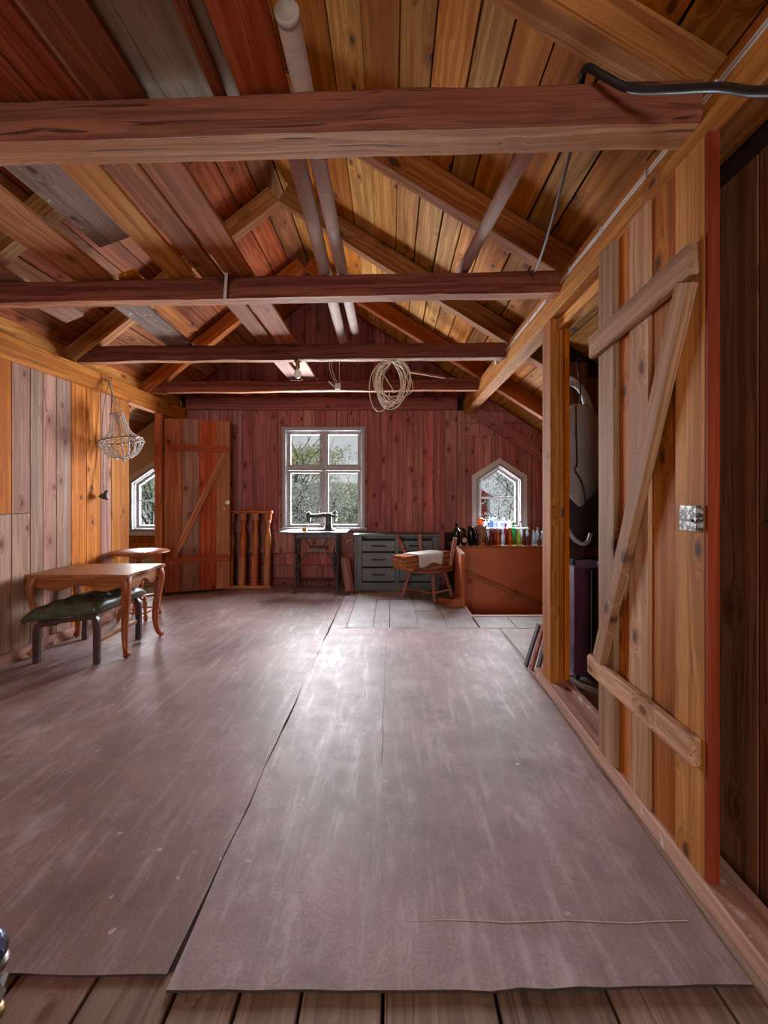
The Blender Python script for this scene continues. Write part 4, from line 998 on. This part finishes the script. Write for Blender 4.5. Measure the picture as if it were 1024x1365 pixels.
# V board
vb = thing('angle_board', (-.48, 5.5, 0), 'pale pink V-shaped wooden trough leaning beside the dark chest', 'board')
A, Bq = V((-.505, 5.45, .012)), V((-.585, 5.60, .395))
for s in (-1, 1):
    o = V((s * .026, .022, 0)); plank('side', A + o, Bq + o, .075, .014, (s * .75, -.66, 0), M['pink'], vb)
ho = catmull([(-.50, 5.93, .60), (-.505, 5.88, .61), (-.54, 5.86, .605), (-.575, 5.86, .59), (-.58, 5.86, .565)], 5)
obj('wall_hook', tube_mesh('wall_hook', ho, .009, 8), M['cable'], None, None, True, label='pale curved hook on the wainscot between sewing table and chest', cat='hook')

# ------------------------------------------------------------------ stools with stacked boards
SC = V((.42, 5.22, 0))
def dseat(name, r, z0, z1, ang=0):
    P = []
    for i in range(28):
        a = 2 * math.pi * i / 28; k = (abs(math.cos(a)) ** 3.2 + abs(math.sin(a)) ** 3.2) ** (-1 / 3.2); P.append((r * k * math.cos(a), r * k * math.sin(a)))
    secs = [[(x * s, y * s, z) for x, y in P] for z, s in ((z0, .95), (z0 + .008, 1.0), (z1 - .008, 1.0), (z1, .96))]
    return loft(name, secs)
s1 = thing('stool', (SC.x, SC.y, 0), 'dark wooden three-legged stool standing on the floor under the board stack', 'stool')
obj('seat', dseat('seat', .265, .318, .352), M['stool'], s1, T(SC.x, SC.y, 0) @ RZ(40), True)
feet = [(.125, 5.27), (.475, 4.97), (.705, 5.20)]
tops = [(.22, 5.24), (.46, 5.06), (.60, 5.20)]
for f, t in zip(feet, tops):
    plank('leg', (f[0], f[1], 0), (t[0], t[1], .322), .042, .038, (0, 1, 0), M['stoolp'] if f[0] < .2 else M['stool'], s1, .006)
plank('stretcher', (.475, 4.99, .10), (.69, 5.19, .10), .02, .016, (0, 0, 1), M['pale'], s1)
plank('stretcher', (.16, 5.26, .10), (.47, 4.99, .09), .02, .016, (0, 0, 1), M['stool'], s1)
s2 = thing('stool', (SC.x, SC.y, .353), 'upside-down wooden stool, its three legs pointing up around the board stack', 'stool')
obj('seat', dseat('seat', .26, .353, .386), M['stool'], s2, T(SC.x, SC.y, 0) @ RZ(35), True)
for b_, t_ in (((.215, 5.37), (.065, 5.40)), ((.36, 5.46), (.345, 5.53)), ((.67, 5.14), (.725, 5.10))):
    plank('leg', (b_[0], b_[1], .38), (t_[0], t_[1], .70), .045, .042, (0, 1, 0), M['stoolp'], s2, .008)
A, Bq = V((.085, 4.84, 0)), V((.62, 5.36, 0)); du_ = (Bq - A).normalized()
lbs = ['bottom board of the stack lying across the upturned stool', 'second board from the bottom of the stack on the stools', 'third board from the bottom of the stack on the stools', 'middle board of the stack on the stools',
       'third board from the top of the stack on the stools', 'second board from the top of the stack under the cloth', 'top board of the stack, directly under the white cloth']
for i in range(7):
    z = .3875 + i * .0205 + .01; j = du_ * rnd.uniform(-.022, .022); o = V((-du_.y, du_.x, 0)) * rnd.uniform(-.012, .012)
    a = A + j + o; b = Bq + j + o; a.z = z; b.z = z
    plank('stacked_board', a, b, .2, .0175, (0, 0, 1), M['stack'], None, .003, label=lbs[i], cat='board', group='boards stacked on the stools')
# cloth over the stack
nrm = V((du_.y, -du_.x, 0)); zt = .3875 + 7 * .0205 + .002
prof = [(-.095, 0), (-.05, .001), (0, .002), (.05, .001), (.098, .001), (.112, -.004), (.118, -.03), (.119, -.07), (.121, -.10), (.124, -.125)]
vs = []; fcs = []; nu = 22
for i in range(nu + 1):
    for j, (d, h) in enumerate(prof):
        t = .16 + .46 * i / nu + (.03 * (j / 9) if i == 0 else 0) - .05 * (j / 9) * (i / nu)
        p = A + du_ * t + nrm * (d + (.006 * mnoise.noise(V((i * .5, j * .6, 0))) + .003 if j > 4 else 0))
        vs.append((p.x, p.y, zt + h + (.002 * mnoise.noise(V((i * .6, j * .8, 3))) + .001 if j <= 4 else 0) - (.02 * math.sin(i * .35) if j > 7 else 0)))
np_ = len(prof)
for i in range(nu):
    for j in range(np_ - 1): a = i * np_ + j; fcs.append((a, a + 1, a + np_ + 1, a + np_))
cl = obj('cloth', mesh('cloth', vs, fcs), M['cloth'], None, None, True, label='white cloth draped over the stack of boards on the stools', cat='cloth')
md = cl.modifiers.new('thickness', 'SOLIDIFY'); md.thickness = .002; md.offset = 1

# ------------------------------------------------------------------ stair enclosure
se = thing('stair_enclosure', (1.2, 5.4, 0), 'orange painted stair enclosure with sloping handrail below the bottles', 'stair enclosure')
obj('panel', boxes_mesh('panel', [(.765, SX1, SY1 + .001, SY1 + .026, -1.3, .558)]), M['orangep'], se)
box('shelf_top', .735, SX1, SY1 - .015, 5.905, .558, .58, M['redor'], se, .004, 'X')
plank('handrail', (.84, SY1 - .018, .30), (1.83, SY1 - .018, -.135), .06, .034, (0, 1, 0), M['redor'], se, .01)
box('bracket', .915, .965, SY1 - .03, SY1, .135, .195, M['redor'], se, .004)
box('panel_batten', .955, .985, SY1 - .012, SY1, -1.2, .13, M['orangep'], se, .003)
box('newel_post', .742, .79, 4.80, 4.85, .0, .535, M['redor'], se, .006)
plank('guard_rail', (.765, 4.79, .552), (.752, SY1 - .02, .59), .05, .03, (0, 0, 1), M['pale2'], se, .006)
plank('guard_rail', (.766, 4.85, .30), (.76, SY1, .33), .03, .03, (0, 0, 1), M['redor'], se, .004)
for i in range(5):
    y = 4.905 + i * .1; box('guard_board', .748, .766, y - .046, y + .046, .0, .535, M['orangep'], se, .002)
obj('gusset', prism_mesh('gusset', [[(.742, .0), (.742, .105), (.68, .085), (.56, .0)]], 4.81, 4.84), M['redor'], se)
plank('skirting', (.52, 5.0, .03), (.74, 4.86, .03), .05, .015, (.5, -.8, 0), M['redor'], se, .003)

# ------------------------------------------------------------------ bottles
ZS = .5805
def bottle_mesh(kind, r, h):
    pr = {'beer': [(.9, 0), (1, .02), (1, .52), (.92, .58), (.55, .70), (.40, .78), (.37, .94), (.46, .95), (.46, 1.0)],
          'wine': [(.9, 0), (1, .015), (1, .60), (.9, .66), (.5, .74), (.36, .80), (.34, .95), (.42, .955), (.42, 1.0)],
          'jar': [(.9, 0), (1, .02), (1, .78), (.9, .84), (.72, .87), (.72, .93), (.95, .94), (.95, 1.0)],
          'phial': [(.9, 0), (1, .02), (1, .62), (.85, .70), (.42, .76), (.40, .92), (.6, .93), (.6, 1.0)],
          'round': [(.5, 0), (.72, .02), (.95, .18), (1, .36), (.88, .55), (.5, .70), (.34, .78), (.34, .94), (.5, .95), (.5, 1.0)],
          'square': [(.92, 0), (1, .02), (1, .66), (.9, .72), (.4, .78), (.4, .90), (.58, .91), (.58, 1.0)],
          'taper': [(.8, 0), (1, .03), (.9, .5), (.6, .68), (.36, .80), (.34, .94), (.46, .95), (.46, 1.0)]}[kind]
    n = 4 if kind == 'square' else 14
    prof = [(a * r * (1.25 if n == 4 else 1), b * h) for a, b in pr]
    if n == 4:
        secs = [[(rr * x * .8, rr * y * .8, z) for x, y in SQ] for rr, z in prof]; return loft('glass_bottle', secs)
    return lathe('glass_bottle', prof, n)
def bottle(px, top, wpx, kind, mat, label, y=5.47, zb=ZS, cap=None, sub=None):
    s = 600 / y; x = (px - 522) / s; h = 1.2 + (659 - top) / s - zb; r = wpx / 2 / s
    o = obj('glass_bottle', bottle_mesh(kind, r, h), G[mat], None, T(x, y, zb) @ RZ(rnd.uniform(0, 40) if kind != 'square' else 0), kind != 'square', label=label, cat='bottle', group='bottles by the right window')
    if cap: obj('stopper', lathe('stopper', [(r * .5, h + .0005), (r * .52, h + .016), (r * .4, h + .02)], 10), M[cap], o, T(x, y, zb), True)
    if sub == 'label':
        e = obj('paper_label', lathe('paper_label', [(.003, 0), (.030, .001), (.030, .003), (.003, .004)], 20), M['label'], o, T(x, y - r - .003, zb + h * .36) @ Matrix.Rotation(R(90), 4, 'X'))
    return o
bottle(608.8, 697, 10, 'wine', 'dark', 'tall dark green wine bottle at the left end of the bottle row', 5.50)
bottle(618.6, 706, 9.2, 'round', 'dark', 'round dark flask bottle with a cream oval label', 5.46, cap='slot', sub='label')
bottle(628.2, 702, 9.4, 'jar', 'black', 'wide dark glass jar left of the driftwood', 5.49)
bottle(635.4, 706, 4.4, 'phial', 'black', 'narrow dark phial squeezed between wide jar and driftwood', 5.46)
bottle(648.7, 711, 4.5, 'phial', 'brown', 'tiny brown phial right of the driftwood', 5.45)
bottle(650.5, 703, 5, 'phial', 'clear', 'small clear phial behind the tiny brown one', 5.58)
bottle(655, 706, 6.5, 'beer', 'brown', 'small brown beer bottle left of the amber pair', 5.45)
bottle(660.2, 705, 5.5, 'phial', 'red', 'dark red-brown phial next to the bright amber bottle', 5.53)
bottle(664.2, 706, 6.2, 'beer', 'amber', 'bright amber bottle left of the clear phial in the front row', 5.45)
bottle(670.7, 706, 6, 'phial', 'clear', 'clear glass phial in the middle of the front row', 5.44)
bottle(673.8, 698, 5.5, 'wine', 'red', 'tall deep red bottle behind the clear phial', 5.56)
bottle(680, 703, 8.5, 'round', 'amber', 'round-shouldered amber bottle with bright neck', 5.46)
bottle(684.6, 695, 5.5, 'wine', 'green', 'tall bright green bottle', 5.57)
bottle(691, 705, 8, 'taper', 'lime', 'yellow-green bulging bottle in the front row', 5.45)
bottle(694.5, 697, 5, 'wine', 'clear', 'tall clear bottle with dark stopper behind the yellow-green one', 5.59, cap='slot')
bottle(699.5, 706, 5.8, 'beer', 'brown', 'brown bottle just right of the yellow-green one', 5.47)
bottle(702.5, 701, 5, 'phial', 'pale', 'slim pale bottle behind the two brown bottles at right', 5.58)
bottle(705.6, 709, 5.4, 'phial', 'brown', 'short brown bottle, second right of the yellow-green one', 5.45)
bottle(711.3, 707, 5.6, 'beer', 'clear', 'clear bottle near the right end of the front row', 5.46)
bottle(716.4, 703, 5.5, 'wine', 'pale', 'tall pale bottle second from the doorpost', 5.54)
bottle(719, 714, 5, 'phial', 'brown', 'short dark phial partly hidden by the doorpost', 5.46)
bottle(722.5, 708, 6, 'round', 'pale', 'pale blue round bottle at the doorpost, last of the row', 5.52)
# window shelf with a second row
ws = thing('window_shelf', (1.42, 5.82, .745), 'narrow painted board along the pointed window carrying the upper bottles', 'shelf')
box('board', 1.10, 1.76, 5.735, 5.915, .752, .769, M['casing2'], ws, .003, 'X')
for x in (1.13, 1.71): box('upright', x, x + .02, 5.75, 5.90, .5805, .752, M['casing2'], ws, .003)
ZW = .7695
bottle(647.8, 692, 5.5, 'round', 'clear', 'clear round bottle on the window board next to the orange cup', 5.80, ZW, cap='slot')
bottle(654.3, 689, 5.5, 'square', 'slate', 'slate blue square bottle with dark stopper on the window board', 5.80, ZW, cap='slot')
bottle(660, 689, 6, 'square', 'blue', 'lilac blue square bottle with dark stopper on the window board', 5.80, ZW, cap='slot')
bottle(665.6, 694, 4.5, 'phial', 'clear', 'small clear stoppered bottle right of the lilac blue one', 5.80, ZW, cap='slot')
bottle(671.4, 690, 8, 'round', 'blue', 'pale blue round flask on the window board', 5.80, ZW)
bottle(679, 693, 6, 'phial', 'clear', 'clear bottle at the right end of the window board', 5.80, ZW)
# driftwood figure
dw = thing('driftwood', (1.125, 5.585, ZS), 'gnarled driftwood figure standing on the shelf among the bottles', 'driftwood')
dp = [[(1.125 + .02 * math.sin(z * 30) + (z - .5) * -.05 + r_ * math.cos(a) * (1 + .3 * mnoise.noise(V((a, z * 12, 0)))), 5.585 + r_ * .7 * math.sin(a) * (1 + .3 * mnoise.noise(V((a, z * 12, 5)))), z) for a in [i * math.pi / 6 for i in range(12)]]
      for z, r_ in ((.612, .03), (.64, .045), (.68, .05), (.72, .055), (.76, .06), (.79, .065), (.815, .045), (.83, .02))]
obj('trunk', loft('trunk', dp), M['drift'], dw, None, True)
obj('branch', tube_mesh('branch', catmull([(1.13, 5.575, .73), (1.15, 5.565, .77), (1.175, 5.565, .82)], 4), [.02, .018, .016, .014, .013, .012, .010, .008, .006], 8), M['drift'], dw, None, True)
box('base', 1.095, 1.15, 5.56, 5.61, ZS, .614, M['redor'], dw, .004)
obj('glass_cup', lathe('glass_cup', [(.015, .832), (.03, .84), (.038, .87), (.034, .90), (.024, .905)], 14), G['orange'], None, T(1.105, 5.585, 0), True, label='bright orange glass cup sitting on top of the driftwood', cat='cup')

# ------------------------------------------------------------------ leaning frames by the doorpost
for i, (xb, xt, y, lb) in enumerate(((.962, 1.04, 2.975, 'dark frame leaning beyond the doorpost, nearest of the three'), (.945, 1.03, 3.045, 'dark frame leaning beyond the doorpost, middle of the three'), (.93, 1.02, 3.115, 'dark frame leaning beyond the doorpost, farthest of the three'))):
    plank('picture_frame', (xb, y, .012), (xt, y, .34 - .02 * i), .05, .016, (1, 0, -.25), M['frame'] if i != 1 else M['stool'], None, .003, label=lb, cat='frame', group='frames leaning by the doorpost')

# ------------------------------------------------------------------ closet contents behind the door
su = thing('suitcase', (1.27, 2.95, 0), 'purple upright suitcase standing in the dark closet opening', 'suitcase')
obj('shell', beam_mesh('shell', .68, .40, .26, .04, 1), M['suit'], su, T(1.29, 3.02, .40) @ Matrix.Rotation(R(-90), 4, 'Y') @ Matrix.Rotation(R(0), 4, 'X'))
box('zip_band', 1.235, 1.275, 2.812, 2.822, .07, .735, M['strap'], su, .002)
box('piping', 1.246, 1.250, 2.808, 2.813, .08, .73, M['hosew'], su, .001)
obj('handle', tube_mesh('handle', catmull([(1.20, 2.95, .735), (1.20, 2.95, .775), (1.30, 2.95, .785), (1.36, 2.95, .775), (1.36, 2.95, .735)], 5), .011, 8), M['strap'], su, None, True)
for x in (1.19, 1.39): obj('wheel', lathe('wheel', [(.006, 0), (.028, .002), (.028, .02), (.006, .022)], 12), M['strap'], su, T(x, 2.92, .03) @ Matrix.Rotation(R(90), 4, 'Y'), True)
hg = thing('hanging_bag', (1.27, 3.0, 1.2), 'puffy white quilt bag with black piping hanging in the closet', 'bag')
secs = []
for i in range(19):
    t = i / 18; z = 1.80 - .68 * t
    k = .35 + .65 * math.sin(min(1, t * 2.6) * math.pi / 2) if t < .62 else max(.05, 1 - ((t - .62) / .38) ** 1.7 * .95)
    secs.append([(1.27 + .17 * k * math.cos(a) * (1 + .06 * mnoise.noise(V((math.cos(a) * 2, z * 7, 0)))), 3.03 + .13 * k * math.sin(a) * (1 + .25 * mnoise.noise(V((math.cos(a) * 2, z * 14, 2)))), z + .012 * mnoise.noise(V((a * 2, z * 5, 8)))) for a in [j * math.pi / 10 for j in range(20)]])
obj('bag_body', loft('bag_body', secs), M['bag'], hg, None, True)
obj('piping', tube_mesh('piping', catmull([(1.20, 2.93, 1.78), (1.19, 2.90, 1.60), (1.19, 2.888, 1.40), (1.175, 2.890, 1.36), (1.22, 2.89, 1.28), (1.27, 2.94, 1.14)], 5), .006, 6), M['strap'], hg, None, True)
obj('hanger', tube_mesh('hanger', catmull([(1.27, 3.03, 1.795), (1.27, 3.03, 1.95), (1.25, 3.03, 2.08), (1.28, 3.03, 2.14)], 5), .006, 6), M['strap'], hg, None, True)
obj('vacuum_hose', tube_mesh('vacuum_hose', catmull([(1.10, 3.08, 1.82), (1.17, 3.1, 1.93), (1.26, 3.13, 1.97), (1.35, 3.17, 1.90), (1.40, 3.2, 1.70), (1.45, 3.2, 1.4)], 7), .019, 10), M['hosew'], None, None, True, label='pale grey hose arching above the white bag in the closet', cat='hose')
obj('vacuum_hose', tube_mesh('vacuum_hose', catmull([(1.10, 3.2, 2.02), (1.22, 3.22, 2.05), (1.36, 3.25, 1.98), (1.46, 3.28, 1.8), (1.5, 3.3, 1.5)], 7), .019, 10), M['hosew'], None, None, True, label='second pale hose higher up against the dark closet wall', cat='hose')
obj('hose_end', tube_mesh('hose_end', catmull([(1.10, 2.90, 1.20), (1.115, 2.87, 1.02), (1.15, 2.86, .93), (1.21, 2.86, .885), (1.255, 2.87, .90), (1.275, 2.88, .95)], 7), .013, 10), M['hosew'], None, None, True, label='white hose end curling above the purple suitcase', cat='hose')
secs = [[(1.44 + rx * math.cos(a) * (1 + .12 * math.sin(a * 7)), 3.44 + ry * math.sin(a) * (1 + .1 * math.sin(a * 6)), z) for a in [j * math.pi / 12 for j in range(24)]] for z, rx, ry in ((.80, .19, .09), (1.0, .20, .10), (1.3, .19, .09), (1.6, .17, .08), (1.75, .12, .06), (1.80, .05, .04))]
obj('hanging_coat', loft('hanging_coat', secs), M['coat'], None, None, True, label='dark coat hanging behind the white bag in the closet', cat='coat')

# ------------------------------------------------------------------ crystal ornament at lower left corner
co = thing('crystal_ornament', (-.928, 1.03, 0), 'clear glass globe on a crystal bead stem at the bottom left corner', 'ornament')
CT = T(-.928, 1.03, 0)
obj('base', lathe('base', [(.034, .0), (.036, .006), (.03, .016), (.012, .022)], 16), M['brass'], co, CT, True)
obj('stem', lathe('stem', [(.012, .02), (.03, .03), (.036, .04), (.02, .052), (.034, .062), (.040, .074), (.03, .084), (.018, .09), (.036, .097), (.036, .11), (.02, .115)], 8), G['clear'], co, CT)
obj('collar', lathe('collar', [(.03, .112), (.042, .115), (.042, .124), (.03, .128)], 16), M['metalc'], co, CT, True)
obj('globe', lathe('globe', [(.03, .127), (.039, .14), (.041, .155), (.036, .175), (.024, .19), (.004, .197)], 20), G['blue'], co, CT, True)

# ------------------------------------------------------------------ outdoors
obj('ground_outside', boxes_mesh('ground_outside', [(-40, 40, YB + .5, 60, -3.3, -3.1)]), M['ground'], kind='structure')
def tree(x, y, zb, ztop, rad, nleaf, mat, label, seed, ls=.05):
    r = random.Random(seed); t = thing('tree', (x, y, zb), label, 'tree')
    br = []; tips = []
    def grow(p, d, L, rad_, lev):
        q = p + d * L; mid = p.lerp(q, .5) + V((r.uniform(-1, 1), r.uniform(-1, 1), r.uniform(-1, 1))) * L * .08
        br.append(tube_mesh('b', [p, mid, q], [rad_, rad_ * .8, rad_ * .6], 5))
        tips.append(q); tips.append(mid)
        if lev < 4:
            for k in range(3 if lev else 5):
                nd = (d + V((r.uniform(-1, 1), r.uniform(-1, 1), r.uniform(-.25, .8))) * .85).normalized(); grow(q if k else mid, nd, L * r.uniform(.6, .8), rad_ * .58, lev + 1)
    H = ztop - zb
    grow(V((x, y, zb)), V((0, 0, 1)), H * .42, .09, 0)
    obj('trunk', join_meshes('trunk', br), M['bark'], t)
    vs = []; fs = []
    for i in range(nleaf):
        c = r.choice(tips) + V((r.gauss(0, 1), r.gauss(0, 1), r.gauss(0, .8))) * rad * .16
        if c.z > ztop: c.z = ztop - r.random() * .6
        a = V((r.uniform(-1, 1), r.uniform(-1, 1), r.uniform(-1, 1))).normalized(); b = a.cross(V((r.uniform(-1, 1), r.uniform(-1, 1), r.uniform(-1, 1)))).normalized()
        s = ls * r.uniform(.6, 1.2); k = len(vs)
        vs += [c - a * s, c + b * s * .5, c + a * s, c - b * s * .5]; fs.append((k, k + 1, k + 2, k + 3))
    obj('foliage', mesh('foliage', vs, fs), mat, t, kind='stuff')
    return t
tree(-2.9, 14, -3.1, 2.6, 2.6, 9000, M['leaf3'], 'yellow-green tree outside the upper left pane of the main window', 3, .05)
tree(-1.6, 12.5, -3.1, 1.5, 2.4, 9000, M['leaf2'], 'silvery leafed tree outside the lower panes of the main window', 5, .045)
tree(-.9, 16, -3.1, 1.6, 2.6, 9000, M['leaf1'], 'grey-green tree farther back outside the right panes of the main window', 8, .055)
tree(4.15, 13, -3.1, 2.9, 2.8, 8000, M['leaf2'], 'grey twiggy tree filling the pointed window behind the bottles', 11, .045)
tree(-7.1, 13.5, -3.1, 2.6, 2.8, 10000, M['leaf1'], 'green tree outside the pointed window at the left', 14, .05)
hs = thing('house', (2.6, 22, -3.1), 'red house with white corner board seen through the right pointed window', 'house')
obj('wall', boxes_mesh('wall', [(.6, 4.75, 22, 26, -3.1, 1.0)]), M['housered'], hs)
obj('corner_board', boxes_mesh('corner_board', [(4.68, 4.80, 21.96, 22.1, -3.1, 1.0)]), M['housew'], hs)
obj('roof', prism_mesh('roof', [[(.4, 1.0), (4.95, 1.0), (4.95, 1.1), (2.7, 2.4), (.4, 1.1)]], 21.8, 26.2), M['housered'], hs)
obj('eaves_board', boxes_mesh('eaves_board', [(.35, 5.0, 21.75, 21.8, .98, 1.08)]), M['housew'], hs)

# furniture stands on the floor sheets, not through them
tb.location.z += .006
for o in (tb, fs_, pd, tt, sm, s1, s2, vb): o.location.z += .008
for o in COL.objects:
    if o.parent is None and o.name.split('.')[0] in ('balustrade', 'stacked_board', 'cloth', 'pincushion'): o.location.z += .008
